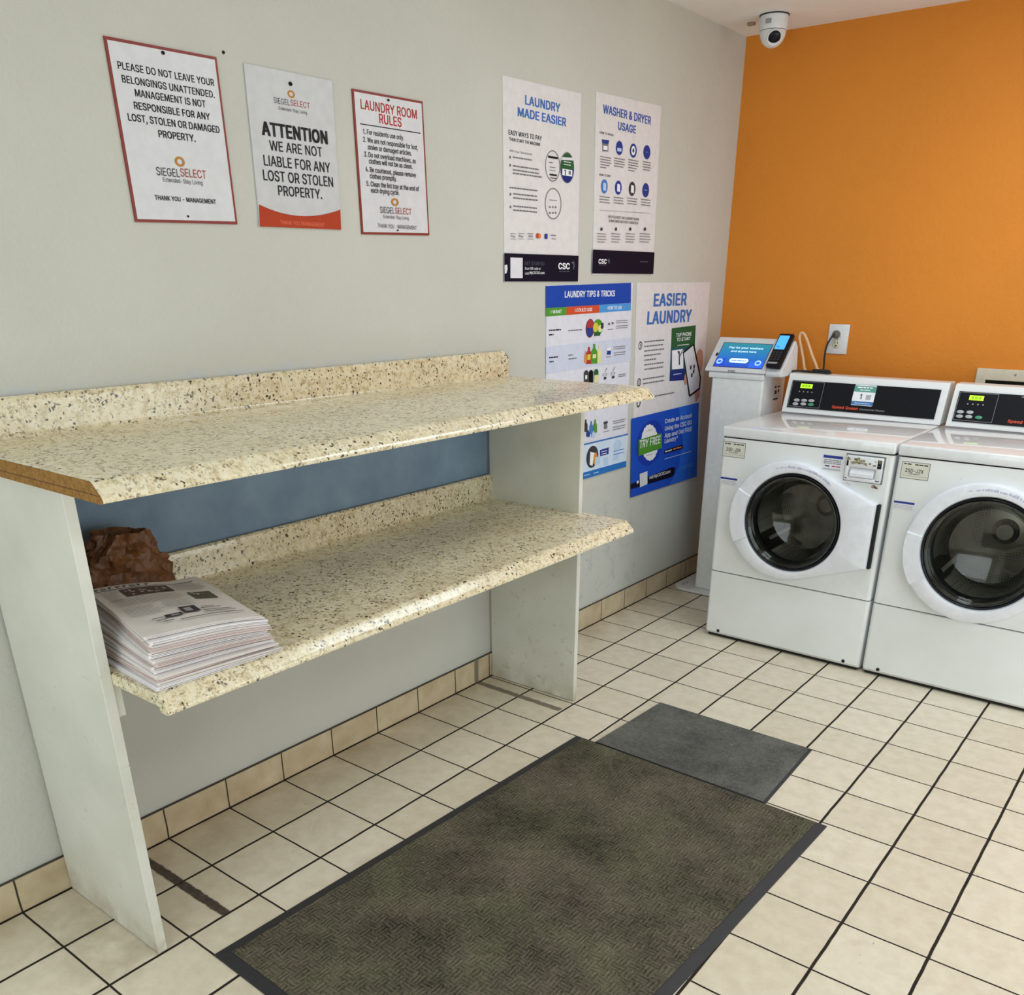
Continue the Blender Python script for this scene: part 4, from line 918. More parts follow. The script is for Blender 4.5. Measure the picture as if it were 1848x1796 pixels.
('P', 'colour_band', [(-0.8396, 0.6965), (-0.2436, 0.6963), (-0.2411, 0.6707), (-0.839, 0.6676)], 'midblue'),
('G', 'lettering', -0.5707, -0.5304, 0.6829, 0.0048, 'paleblue'),
('G', 'lettering', -0.5012, -0.4617, 0.682, 0.0049, 'paleblue'),
],
'p7': [
('T', 'heading', 'EASIER', -0.0815, 0.2105, 1.3396, 0.0475, 'blue', 3.5),
('T', 'heading', 'LAUNDRY', -0.1268, 0.2674, 1.2709, 0.0484, 'blue', 3.5),
('E', 'lettering', -0.1718, 1.1648, 0.015, 0.0165, 'ink2', 0.3),
('T', 'lettering', '1', -0.1761, -0.1686, 1.1646, 0.0134, 'ink', 1),
('G', 'lettering', -0.1412, 0.0281, 1.178, 0.0072, 'grey'),
('G', 'lettering', -0.1391, 0.022, 1.1595, 0.0073, 'grey'),
('G', 'lettering', -0.137, 0.0334, 1.1411, 0.0073, 'grey'),
('G', 'lettering', -0.1348, 0.0097, 1.1225, 0.0073, 'grey'),
('G', 'lettering', -0.1327, -0.0312, 1.1039, 0.0074, 'grey'),
('G', 'lettering', -0.1305, 0.0413, 1.085, 0.0074, 'grey'),
('G', 'lettering', -0.1284, 0.0351, 1.0662, 0.0074, 'grey'),
('E', 'lettering', -0.1659, 1.0165, 0.0152, 0.0171, 'ink2', 0.3),
('T', 'lettering', '2', -0.1713, -0.1605, 1.0165, 0.0139, 'ink', 1),
('G', 'lettering', -0.1346, 0.0517, 1.0268, 0.0075, 'grey'),
('G', 'lettering', -0.1325, 0.0543, 1.0082, 0.0075, 'grey'),
('P', 'picture', [(0.091, 1.2234), (0.3138, 1.228), (0.3312, 0.9923), (0.1026, 1.0009)], 'green'),
('P', 'picture', [(0.0941, 1.1392), (0.3144, 1.1389), (0.3211, 1.0277), (0.0998, 1.0443)], 'teal'),
('P', 'picture', [(0.0998, 1.0443), (0.2424, 1.0434), (0.2404, 0.9947), (0.1026, 1.0009)], 'navy'),
('T', 'picture', 'TAP PHONE', 0.1335, 0.2794, 1.1932, 0.0154, 'white', 1.5),
('T', 'picture', 'TO START', 0.1413, 0.2702, 1.1738, 0.0132, 'white', 1.5),
('G', 'picture', 0.1521, 0.2621, 1.1493, 0.0049, 'white2'),
('P', 'picture', [(0.1049, 1.1305), (0.2094, 1.1315), (0.2232, 1.047), (0.1169, 1.0498)], 'white'),
('P', 'picture', [(0.1562, 1.1222), (0.1675, 1.1271), (0.1782, 1.121), (0.1895, 1.0649), (0.1773, 1.0646), (0.1701, 1.1105)], 'ink2'),
('P', 'picture', [(0.1771, 1.1045), (0.2034, 1.1307), (0.2111, 1.1286), (0.1866, 1.0985)], 'grey'),
('G', 'picture', 0.1323, 0.2079, 1.0265, 0.0051, 'paleblue'),
('E', 'picture', 0.3731, 1.0641, 0.0396, 0.0583, 'skin', 0),
('E', 'picture', 0.3864, 1.0981, 0.0185, 0.0203, 'skin', 0),
('E', 'picture', 0.2563, 0.9979, 0.0179, 0.0261, 'skin', 0),
('P', 'picture', [(0.3498, 0.9382), (0.4058, 0.9925), (0.4078, 0.9094), (0.3755, 0.8826)], 'skin'),
('P', 'picture', [(0.2054, 1.1184), (0.3048, 1.15), (0.3131, 1.1463), (0.4085, 0.9923), (0.4075, 0.9404), (0.3073, 0.9138), (0.2985, 0.9204)], 'black'),
('P', 'picture', [(0.2163, 1.1123), (0.3013, 1.1413), (0.3953, 0.9921), (0.3929, 0.9475), (0.3094, 0.9241)], 'white2'),
('R', 'picture', 0.287, 1.0381, 0.3027, 1.0552, 'ink2'),
('R', 'picture', 0.3197, 1.0186, 0.3356, 1.0358, 'ink2'),
('R', 'picture', 0.3033, 1.0025, 0.3191, 1.0198, 'ink2'),
('R', 'picture', 0.3201, 1.0387, 0.3359, 1.0559, 'ink2'),
('G', 'lettering', -0.0241, 0.1524, 0.9473, 0.0067, 'grey'),
('E', 'lettering', -0.1618, 0.9311, 0.0154, 0.0175, 'ink2', 0.3),
('P', 'colour_band', [(-0.2138, 0.871), (0.4053, 0.8791), (0.4488, 0.5178), (-0.1881, 0.5242)], 'royal2'),
('P', 'colour_band', [(0.2068, 0.8766), (0.4053, 0.8791), (0.4488, 0.5178), (0.1726, 0.5208), (0.2501, 0.6002), (0.2698, 0.7199)], 'royal3'),
('E', 'tint_band', -0.0423, 0.746, 0.122, 0.1001, 'royal4', 0),
('P', 'badge', [(0.0296, 0.7388), (0.0304, 0.7422), (0.0309, 0.7457), (0.0308, 0.7493), (0.0301, 0.753), (0.0286, 0.7567), (0.0266, 0.7601), (0.0242, 0.7634), (0.0214, 0.7665), (0.021, 0.7703), (0.0202, 0.7742), (0.0189, 0.7779), (0.0171, 0.7814), (0.0147, 0.7845), (0.0118, 0.7873), (0.0086, 0.7897), (0.0053, 0.7918), (0.0036, 0.7956), (0.0017, 0.7992), (-0.0006, 0.8025), (-0.0033, 0.8054), (-0.0064, 0.8077), (-0.0097, 0.8095), (-0.0132, 0.8107), (-0.0168, 0.8116), (-0.0194, 0.8149), (-0.0222, 0.8179), (-0.0252, 0.8204), (-0.0285, 0.8223), (-0.0319, 0.8235), (-0.0353, 0.8241), (-0.0387, 0.824), (-0.042, 0.8236), (-0.0453, 0.826), (-0.0486, 0.828), (-0.052, 0.8294), (-0.0554, 0.8302), (-0.0586, 0.8302), (-0.0617, 0.8295), (-0.0647, 0.8282), (-0.0674, 0.8265), (-0.0709, 0.8277), (-0.0743, 0.8285), (-0.0777, 0.8288), (-0.0808, 0.8283), (-0.0836, 0.8271), (-0.086, 0.8252), (-0.0881, 0.8228), (-0.0899, 0.8201), (-0.0932, 0.82), (-0.0964, 0.8196), (-0.0993, 0.8186), (-0.1018, 0.8169), (-0.1038, 0.8147), (-0.1053, 0.8119), (-0.1063, 0.8087), (-0.107, 0.8053), (-0.1098, 0.8039), (-0.1124, 0.8023), (-0.1145, 0.8001), (-0.1161, 0.7975), (-0.1171, 0.7945), (-0.1174, 0.791), (-0.1173, 0.7874), (-0.1168, 0.7837), (-0.1187, 0.7812), (-0.1204, 0.7785), (-0.1215, 0.7755), (-0.122, 0.7722), (-0.1218, 0.7687), (-0.1211, 0.7651), (-0.1198, 0.7615), (-0.1181, 0.7579), (-0.119, 0.7546), (-0.1195, 0.7511), (-0.1194, 0.7476), (-0.1188, 0.744), (-0.1175, 0.7405), (-0.1156, 0.737), (-0.1133, 0.7338), (-0.1108, 0.7307), (-0.1104, 0.727), (-0.1097, 0.7232), (-0.1085, 0.7195), (-0.1068, 0.7161), (-0.1045, 0.7129), (-0.1018, 0.7101), (-0.0987, 0.7076), (-0.0955, 0.7055), (-0.0939, 0.7017), (-0.0921, 0.698), (-0.0899, 0.6946), (-0.0872, 0.6917), (-0.0842, 0.6893), (-0.0809, 0.6874), (-0.0775, 0.6861), (-0.0739, 0.6851), (-0.0714, 0.6818), (-0.0686, 0.6786), (-0.0656, 0.676), (-0.0623, 0.6739), (-0.059, 0.6726), (-0.0555, 0.6719), (-0.0521, 0.6719), (-0.0487, 0.6722), (-0.0454, 0.6697), (-0.042, 0.6675), (-0.0385, 0.6659), (-0.0351, 0.665), (-0.0317, 0.6649), (-0.0285, 0.6656), (-0.0255, 0.6668), (-0.0228, 0.6685), (-0.0191, 0.6671), (-0.0155, 0.6662), (-0.0121, 0.6658), (-0.0088, 0.6662), (-0.0059, 0.6674), (-0.0034, 0.6693), (-0.0012, 0.6717), (0.0006, 0.6745), (0.0041, 0.6745), (0.0075, 0.6749), (0.0106, 0.6759), (0.0132, 0.6775), (0.0153, 0.6799), (0.0168, 0.6828), (0.0178, 0.6861), (0.0185, 0.6897), (0.0215, 0.691), (0.0242, 0.6927), (0.0264, 0.6949), (0.028, 0.6976), (0.029, 0.7008), (0.0294, 0.7043), (0.0292, 0.7081), (0.0286, 0.712), (0.0306, 0.7145), (0.0323, 0.7173), (0.0334, 0.7205), (0.0339, 0.7239), (0.0337, 0.7275), (0.0328, 0.7313), (0.0313, 0.7351)], 'white'),
('P', 'badge', [(-0.1466, 0.7727), (0.0624, 0.7782), (0.0694, 0.709), (-0.1387, 0.7011)], 'green2'),
('P', 'badge', [(-0.1527, 0.7679), (-0.1421, 0.7722), (-0.1343, 0.7022), (-0.1464, 0.7107)], 'green'),
('T', 'badge', 'TRY FREE', -0.135, 0.0514, 0.7511, 0.0337, 'white', 2),
('G', 'badge', -0.0805, -0.0234, 0.8033, 0.0046, 'palegrey'),
('G', 'badge', -0.0699, -0.0093, 0.6936, 0.0047, 'palegrey'),
('T', 'lettering', 'Create an Account', 0.0816, 0.3434, 0.8272, 0.0191, 'white', 1),
('T', 'lettering', 'Using the CSC GO', 0.0862, 0.3465, 0.7943, 0.0193, 'white', 1),
('T', 'lettering', 'App and Get FREE', 0.0884, 0.3544, 0.7626, 0.0194, 'white', 1),
('T', 'lettering', 'Laundry*', 0.0922, 0.2159, 0.7371, 0.0193, 'white', 1),
('P', 'picture', [(0.0919, 0.6954), (0.2707, 0.6985), (0.2764, 0.6795), (0.098, 0.6779)], 'night'),
('G', 'picture', 0.1016, 0.1668, 0.6876, 0.0085, 'white2'),
('G', 'picture', 0.1793, 0.2618, 0.6888, 0.0086, 'orange'),
('G', 'lettering', 0.1012, 0.3664, 0.654, 0.0043, 'paleblue'),
('P', 'picture', [(-0.1933, 0.5862), (0.1792, 0.6047), (0.2092, 0.5989), (0.2099, 0.5693), (0.1862, 0.5576), (-0.1909, 0.5626)], 'night'),
('P', 'picture', [(-0.1206, 0.6197), (-0.052, 0.6219), (-0.0448, 0.5617), (-0.1114, 0.5574)], 'white2'),
('T', 'lettering', 'visit MyCSCGO.com', -0.0315, 0.1652, 0.5882, 0.0148, 'white', 1),
('P', 'lettering', [(-0.1435, 0.5908), (-0.1266, 0.5915), (-0.1253, 0.5796), (-0.1422, 0.5789)], 'white'),
('T', 'logo', 'CSC GO', 0.278, 0.3914, 0.5877, 0.018, 'skyblue', 2),
],
}

def print_face(face, items, seed):
    rnd = random.Random(seed)
    for it in items:
        k = it[0]
        if k == 'T': face.text(it[1], it[2], it[3], it[4], it[5], it[6], ink(it[7]), it[8])
        elif k == 'G': face.greek(it[1], it[2], it[3], it[4], it[5], ink(it[6]), rnd)
        elif k == 'R': face.rect(it[1], it[2], it[3], it[4], it[5], ink(it[6]))
        elif k == 'P': face.poly(it[1], it[2], ink(it[3]))
        elif k == 'E': face.ell(it[1], it[2], it[3], it[4], it[5], ink(it[6]), it[7])
    face.done()

def quad_board(root, part, corners, x0, x1, mat, inset=0.0, bevel=0.0):
    """thin board lying on the wall; corners (y, z): TL, TR, BR, BL"""
    c = [Vector((0, y, z)) for y, z in corners]
    mid = sum(c, Vector()) / 4
    pts = []
    for p in c:
        d = p - mid; pts.append(mid + Vector((0, d.y - math.copysign(inset, d.y), d.z - math.copysign(inset, d.z))))
    return MB().loops([[Vector((x0, p.y, p.z)) for p in pts], [Vector((x1, p.y, p.z)) for p in pts]], True, True, True).build(part, mat, root, bevel=bevel)

REDB = flat('dark_red_sign_border', (132, 40, 32), 0.4)
SIGNW = flat('white_sign_plastic', (214, 215, 222), 0.35)
SIGNG = flat('grey_sign_plastic', (200, 201, 206), 0.4)
SIGN_SPEC = [
    ('s1', [(-2.409, 1.877), (-2.137, 1.881), (-2.132, 1.541), (-2.403, 1.535)], SIGNW, REDB, 'white sign with red border asking not to leave belongings unattended'),
    ('s2', [(-2.062, 1.881), (-1.792, 1.883), (-1.796, 1.540), (-2.065, 1.539)], SIGNG, None, 'grey attention sign with red band along its foot'),
    ('s3', [(-1.723, 1.875), (-1.455, 1.879), (-1.447, 1.539), (-1.721, 1.533)], SIGNW, REDB, 'white laundry room rules sign with red border and numbered list'),
]
for i, (key, cs, face_m, border, lab) in enumerate(SIGN_SPEC):
    y = sum(c[0] for c in cs) / 4; z = min(c[1] for c in cs)
    root = thing('wall_sign', (0, y, z), lab + ', on the white wall', 'sign', 'notice signs above the folding table')
    if border:
        tag(quad_board(root, 'border', cs, 0.0005, 0.0040, border), 'dark red border')
        quad_board(root, 'board', cs, 0.0038, 0.0044, face_m, 0.0058)
        X = 0.0044
    else:
        quad_board(root, 'board', cs, 0.0005, 0.0044, face_m, 0.0, 0.0004); X = 0.0044
    f = Face((X, 0, 0), (0, 1, 0), (0, 0, 1), root)
    print_face(f, PRINT[key], 10 + i)

SHEET = flat('white_poster_paper', (224, 222, 226), 0.4)
SHEETL = flat('pale_lavender_poster_paper', (222, 224, 238), 0.4)
POSTER_SPEC = [
    ('p4', [(-1.090, 1.993), (-0.658, 2.000), (-0.652, 1.416), (-1.084, 1.409)], SHEET, 'tall white poster with phone circles and dark foot band, beside the red-bordered rules sign'),
    ('p5', [(-0.566, 2.018), (-0.110, 2.030), (-0.100, 1.443), (-0.552, 1.434)], SHEET, 'white washer and dryer usage poster with rows of blue icons and dark foot band'),
    ('p6', [(-0.846, 1.399), (-0.255, 1.407), (-0.240, 0.672), (-0.835, 0.664)], SHEETL, 'laundry tips poster with blue header and bottle pictures, partly behind the tabletop'),
    ('p7', [(-0.224, 1.408), (0.425, 1.408), (0.452, 0.518), (-0.180, 0.523)], SHEET, 'easier laundry poster with hand holding phone and blue lower panel, beside the payment kiosk'),
]
for i, (key, cs, m, lab) in enumerate(POSTER_SPEC):
    y = sum(c[0] for c in cs) / 4; z = min(c[1] for c in cs)
    root = thing('poster', (0, y, z), lab, 'poster', 'laundry posters beside the corner')
    quad_board(root, 'sheet', cs, 0.0005, 0.0022 + 0.0004 * i, m)
    f = Face((0.0022 + 0.0004 * i, 0, 0), (0, 1, 0), (0, 0, 1), root)
    print_face(f, PRINT[key], 30 + i)

# ------------------------------------------------------------------ folding table with two granite-laminate tops
table = thing('folding_table', (0.2, -2.0, 0), 'two-level laundry folding table with speckled tan laminate tops on white panels', 'table')
def counter_profile(zt, depth, th, splash):
    """cross-section (x, z): back splash, cove, flat top, rolled front edge, underside"""
    p = [(0.003, zt - th * 0.55), (0.003, zt + splash - 0.022), (0.003, zt + splash - 0.002), (0.006, zt + splash), (0.016, zt + splash), (0.021, zt + splash - 0.004), (0.023, zt + splash - 0.012), (0.023, zt + splash - 0.022), (0.023, zt + 0.010)]
    p += [(0.023 + 0.009 * (1 - math.cos(a)), zt + 0.010 - 0.009 * math.sin(a)) for a in (0.5, 1.0, 1.4)]
    p += [(0.034, zt)]
    d = depth
    p += [(d - 0.034, zt), (d - 0.028, zt - 0.0015), (d - 0.022, zt - 0.006), (d - 0.014, zt - 0.014), (d - 0.007, zt - 0.020), (d - 0.002, zt - 0.025), (d, zt - 0.030), (d - 0.001, zt - th + 0.001), (d - 0.004, zt - th),
          (d - 0.026, zt - th), (d - 0.030, zt - th + 0.012), (0.05, zt - th + 0.012)]
    return p
def make_counter(name, zt, y0, y1, splash, depth, th, ys=None):
    P = counter_profile(zt, depth, th, splash)
    b = MB(); b.prism(P, lambda u, v, w: Vector((u, w, v)), y0, y1)
    if ys is not None:   # clip the far upper corner of the back splash
        for v in b.bm.verts:
            if v.co.y > y1 - 1e-4 and v.co.z > zt + splash - 0.013: v.co.y -= 0.020
    return b.build(name, GRANITE, table, smooth=35)
tag(make_counter('countertop', 1.112, -2.902, -1.088, 0.083, 0.602, 0.035, 1), 'upper laminate top with back splash')
tag(make_counter('shelf', 0.702, -2.856, -1.166, 0.085, 0.602, 0.037, 1), 'lower laminate top with back splash')
pr = counter_profile(1.112, 0.602, 0.035, 0.083)
raw = [(0.024, 1.1115), (0.568, 1.1115)] + [(x - 0.0012, z - 0.0008) for x, z in [q for q in pr if q[0] > 0.568 + 0.004][:8]] + [(0.024, 1.078)]
tag(MB().prism(raw, lambda u, v, w: Vector((u, w, v)), -2.9045, -2.9018).build('raw_edge', CHIP, table), 'bare brown particle board end')
LP = [(-2.8775, -2.8575), (-1.186, -1.166)]
MB().box(0.011, LP[0][0], 0.002, 0.408, LP[0][1], 1.0885, 0.0015, 1).build('side_panel', PANEL, table)
MB().box(0.011, LP[1][0] + 0.0, 0.002, 0.398, LP[1][1], 1.0885, 0.0015, 1).build('side_panel', PANEL, table)
MB().box(0.30, -2.8570, 0.600, 0.402, -2.838, 0.6765, 0.001, 1).build('cleat', PANEL, table)
MB().box(0.404, -2.8790, 0.002, 0.4095, -2.8565, 0.490, 0.001, 1).build('edge_strip', PANEL, table)
MB().box(0.404, -2.8790, 0.4915, 0.4095, -2.8565, 1.076, 0.001, 1).build('edge_strip', PANEL, table)

# ------------------------------------------------------------------ newspapers and bag
NEWS = mat_paper('newsprint', (234, 227, 225)); NEWS2 = mat_paper('newsprint_pinkish', (222, 204, 202)); NEWSW = mat_paper('newsprint_white', (242, 238, 241))
TOPZ = 0.7028
def newspaper(i, zb, corner, ang, W, L, th, label, droop, mat):
    """folded paper: corner is the front left one, W along the shelf, L towards the wall"""
    rnd = random.Random(100 + i)
    root = thing('newspaper', (corner[0] - 0.15, corner[1] + 0.12, zb), label, 'newspaper', 'stacked newspapers')
    ca, sa = math.cos(ang), math.sin(ang)
    def place(u, v, z):   # u along front edge (to +y), v back to the wall (-x)
        return Vector((corner[0] + u * sa - v * ca, corner[1] + u * ca + v * sa, z))
    def squash(p, z):   # the pile is a little thinner towards its far right and back edges
        k = 1.0 - 0.16 * max(0.0, min(1.0, (p.y + 2.74) / 0.15)) ** 2 - 0.05 * max(0.0, min(1.0, (0.36 - p.x) / 0.2))
        p.z = TOPZ + (z - TOPZ) * k
        return p
    _place = place
    def place(u, v, z): return squash(_place(u, v, z), z)
    def lift(u, v): return 0.0
    b = MB(); NU, NV = 12, 8
    nl = 4
    for l in range(nl):
        t0 = zb + th * l / nl + 0.0002; t1 = zb + th * (l + 1) / nl - 0.0005
        du = rnd.uniform(-0.004, 0.003); dv = rnd.uniform(-0.005, 0.002)
        grid = []
        for zz in (t0, t1):
            grid.append([[b.bm.verts.new(place(du + (W - rnd.uniform(0, 0.0005)) * a / NU, dv + L * c / NV, zz + lift(W * a / NU, L * c / NV))) for c in range(NV + 1)] for a in range(NU + 1)])
        lo, hi = grid
        for a in range(NU):
            for c in range(NV):
                b.bm.faces.new((lo[a][c], lo[a][c + 1], lo[a + 1][c + 1], lo[a + 1][c]))
                b.bm.faces.new((hi[a][c], hi[a + 1][c], hi[a + 1][c + 1], hi[a][c + 1]))
        for a in range(NU):
            b.bm.faces.new((lo[a][0], lo[a + 1][0], hi[a + 1][0], hi[a][0])); b.bm.faces.new((lo[a][NV], hi[a][NV], hi[a + 1][NV], lo[a + 1][NV]))
        for c in range(NV):
            b.bm.faces.new((lo[0][c], hi[0][c], hi[0][c + 1], lo[0][c + 1])); b.bm.faces.new((lo[NU][c], lo[NU][c + 1], hi[NU][c + 1], hi[NU][c]))
    # rounded spine along the left side holds the leaves together
    b.tube([place(0.002, L * c / NV, zb + th / 2) for c in range(NV + 1)], th * 0.46, 8)
    b.build('pages', mat, root, smooth=50)
    return root, place, lift
labels = []
N_NEWS = 14
th = 0.0073
news_labels = ['newspaper at the very bottom of the stack, sticking out over the shelf edge'] + \
    ['newspaper lying %s from the bottom of the stack on the lower shelf' % w for w in ('second', 'third', 'fourth', 'fifth', 'sixth', 'seventh')] + \
    ['newspaper lying %s from the top of the stack on the lower shelf' % w for w in ('seventh', 'sixth', 'fifth', 'fourth', 'third', 'second')] + \
    ['newspaper on top of the stack, front page with pictures facing up']
rnd = random.Random(5)
for i in range(N_NEWS):
    f = i / (N_NEWS - 1)
    ang = math.radians(3.5 + 8.9 * min(1, f * 1.3)) + math.radians(rnd.uniform(-1.2, 1.2))
    W = 0.272 - 0.034 * min(1.0, f * 1.6); L = 0.375
    cx = 0.560 - 0.020 * f + rnd.uniform(-0.006, 0.006); cy = -2.846 + 0.006 * f + rnd.uniform(0, 0.005)
    if i == 0: ang, W, cx, cy = math.radians(4.2), 0.280, 0.562, -2.848
    if i == 1: ang, W, cx, cy = math.radians(7.0), 0.268, 0.556, -2.842
    if i == N_NEWS - 1: ang, cx, cy, W = math.radians(13.2), 0.534, -2.840, 0.236
    mat = [NEWSW, NEWS, NEWS2, NEWS][i % 4]
    root, place, lift = newspaper(i, TOPZ + th * i, (cx, cy), ang, W, L, th * 0.97, news_labels[i], 0.0035 * f, mat)
    if i == N_NEWS - 1:
        zt = TOPZ + th * i + th * 0.97 + 0.0004
        class Page(Face):
            def pt(s, u, v, k): return place(u, v, zt + lift(u, v) + k)
            def poly(s, part, pts, m):
                k = s.up()
                us = [p[0] for p in pts]; vs = [p[1] for p in pts]
                nu = max(1, int((max(us) - min(us)) / 0.02)); u0, u1, v0, v1 = min(us), max(us), min(vs), max(vs)
                for a in range(nu):
                    ua, ub = u0 + (u1 - u0) * a / nu, u0 + (u1 - u0) * (a + 1) / nu
                    s.add(part, m, [s.pt(ua, v0, k), s.pt(ub, v0, k), s.pt(ub, v1, k), s.pt(ua, v1, k)], [(0, 1, 2, 3)])
        pg = Page((0, 0, 0), (1, 0, 0), (0, 1, 0), root)
        pk, pg2, dk = flat('newsprint_ink', (58, 54, 56), 0.8), flat('newsprint_grey', (160, 156, 158), 0.8), flat('newsprint_photo', (96, 74, 68), 0.8)
        r2 = random.Random(8)
        pg.rect('printed_page', 0.005, 0.336, 0.215, 0.339, pk)
        u = 0.008
        while u < 0.125:                       # worn masthead letters
            w = r2.uniform(0.009, 0.014); pg.rect('printed_page', u, 0.345, u + 0.0035, 0.362, pk); pg.rect('printed_page', u, r2.choice([0.345, 0.352, 0.3595]), u + w * 0.8, 0.363 if r2.random() < 0.3 else 0.3605, pg2); u += w + 0.003
        pg.rect('picture', 0.050, 0.262, 0.150, 0.325, dk)
        for k in range(16):
            a, c = r2.uniform(0.054, 0.140), r2.uniform(0.266, 0.312)
            pg.rect('picture', a, c, a + r2.uniform(0.004, 0.012), c + r2.uniform(0.006, 0.016), r2.choice([pk, pg2, NEWS2]))
        pg.rect('picture', 0.165, 0.175, 0.213, 0.235, flat('newsprint_photo_olive', (92, 92, 72), 0.8))
        for k in range(8):
            a, c = r2.uniform(0.168, 0.203), r2.uniform(0.18, 0.222)
            pg.rect('picture', a, c, a + r2.uniform(0.004, 0.010), c + r2.uniform(0.006, 0.013), r2.choice([pk, NEWSW, pg2]))
        pg.rect('picture', 0.107, 0.080, 0.140, 0.122, pk); pg.rect('picture', 0.113, 0.088, 0.128, 0.112, pg2)
        pg.rect('picture', 0.068, 0.072, 0.102, 0.090, pk); pg.rect('picture', 0.080, 0.076, 0.096, 0.084, pg2)
        for (ua, ub, va, vb, n) in [(0.155, 0.22, 0.26, 0.33, 9), (0.01, 0.045, 0.24, 0.325, 10), (0.012, 0.155, 0.19, 0.25, 7), (0.012, 0.085, 0.115, 0.18, 8), (0.09, 0.155, 0.13, 0.18, 6)]:
            for k in range(n):
                v = va + (vb - va) * k / n
                pg.rect('printed_page', ua, v, ub - (ub - ua) * r2.uniform(0, 0.25), v + 0.0022, pg2)
        for v, a, c in [(0.060, 0.045, 0.066), (0.074, 0.040, 0.062), (0.048, 0.055, 0.075), (0.040, 0.085, 0.215), (0.098, 0.146, 0.175), (0.088, 0.144, 0.185), (0.070, 0.142, 0.20), (0.060, 0.142, 0.205)]:
            pg.rect('printed_page', a, v, c, v + 0.0035, pk)
        pg.done()

b = MB(); rings = []
NA = 80
def _lv(a, b, n): return [tuple(p + (q - p) * i / n for p, q in zip(a, b)) for i in range(n)]
key = [(0.7035, 1.0), (0.725, 1.04), (0.748, 1.02), (0.792, 0.93), (0.832, 0.78), (0.866, 0.62), (0.889, 0.52), (0.886, 0.47), (0.835, 0.36), (0.780, 0.05)]
levels = [q + (0,) for a, c in zip(key, key[1:]) for q in _lv(a, c, 3)] + [(0.780, 0.0, 1)]
for li, (z, k, inner) in enumerate(levels):
    r = []
    for a in range(NA):
        t = 2 * math.pi * a / NA
        d = Vector((math.cos(t), math.sin(t), (z - 0.79) * 9.0))
        f = 1.0 - 0.42 * abs(noise.noise(d * 1.7 + Vector((4, 2, 9)))) - 0.30 * abs(noise.noise(d * 3.4 + Vector((1, 8, 3)))) + 0.05 * noise.noise(d * 8.0)
        f += 0.10 * (0.5 - abs(noise.noise(d * 5.5)))
        if li == 0: f = 1.0 - 0.2 * abs(noise.noise(d * 1.7))
        yc = -2.650 + 0.035 * (z - 0.70) / 0.19
        x = 0.090 + 0.066 * (k ** 0.55 if k > 0 else 0) * f * math.cos(t); y = yc + 0.140 * k * f * math.sin(t)
        zz = z - (0.10 * (y - yc) if li >= 12 else 0.0) + (0.006 * noise.noise(d * 3.0) if 0 < li else 0.0)
        r.append(Vector((min(max(x, 0.030), 0.150), y, max(zz, 0.7033))))
    rings.append(r)
b.loops(rings, True, True, False)
o = b.build('paper_bag', mat_bag(), smooth=32)
tag(o, 'crumpled brown bag on the lower shelf behind the newspapers', 'bag')

# ------------------------------------------------------------------ floor mats
def make_mat(name, label, cs, z, th, border, carpet, bm_, sides=(1, 1, 1, 1)):
    root = thing(name, (sum(c[0] for c in cs) / 4, sum(c[1] for c in cs) / 4, 0), label, 'mat')
    c = [Vector((x, y, 0)) for x, y in cs]; mid = sum(c, Vector()) / 4
    def inset(d):
        out = []
        d = [d * q for q in sides]
        n = len(c)
        for i in range(n):
            a = (c[i] - c[i - 1]).normalized(); e = (c[(i + 1) % n] - c[i]).normalized()
            out.append(c[i] + e * d[i - 1] - a * d[i])
        return out
    def ring(d, h): return [p + Vector((0, 0, z + h)) for p in inset(d)]
    MB().loops([ring(0, 0), ring(0.001, th * 0.35), ring(border * 0.9, th), ring(border, th)], True, True, True).build('rubber_border', bm_, root)
    b = MB(); I = inset(border)
    n = 30
    P = [[I[0].lerp(I[1], a / n).lerp(I[3].lerp(I[2], a / n), c2 / n) + Vector((0, 0, z + th + 0.0012)) for c2 in range(n + 1)] for a in range(n + 1)]
    b.loops(P, False)
    rim = [P[0][k] for k in range(n)] + [P[k][n] for k in range(n)] + [P[n][n - k] for k in range(n)] + [P[n - k][0] for k in range(n)]
    b.loops([rim, [p - Vector((0, 0, 0.0012)) for p in rim]])
    b.build('carpet', carpet, root)
    return root
MATR = flat('dark_mat_rubber', (44, 44, 48), 0.6)
make_mat('floor_mat', 'large dark woven entrance mat with black rubber edges in the middle of the floor',
         [(0.510, -2.803), (1.385, -2.826), (1.433, -1.416), (0.561, -1.403)], 0.001, 0.006, 0.030, mat_carpet('woven_brown_carpet', (32, 29, 27), (134, 128, 111), True), MATR, (1, 1, 0.35, 1))
make_mat('floor_mat', 'smaller plain grey mat butting against the far end of the large mat',
         [(0.634, -1.4005), (1.246, -1.4105), (1.231, -0.999), (0.655, -0.994)], 0.001, 0.003, 0.010, mat_carpet('plain_grey_carpet', (52, 52, 51), (132, 132, 126), False), MATR, (0.1, 1, 0.8, 0.5))

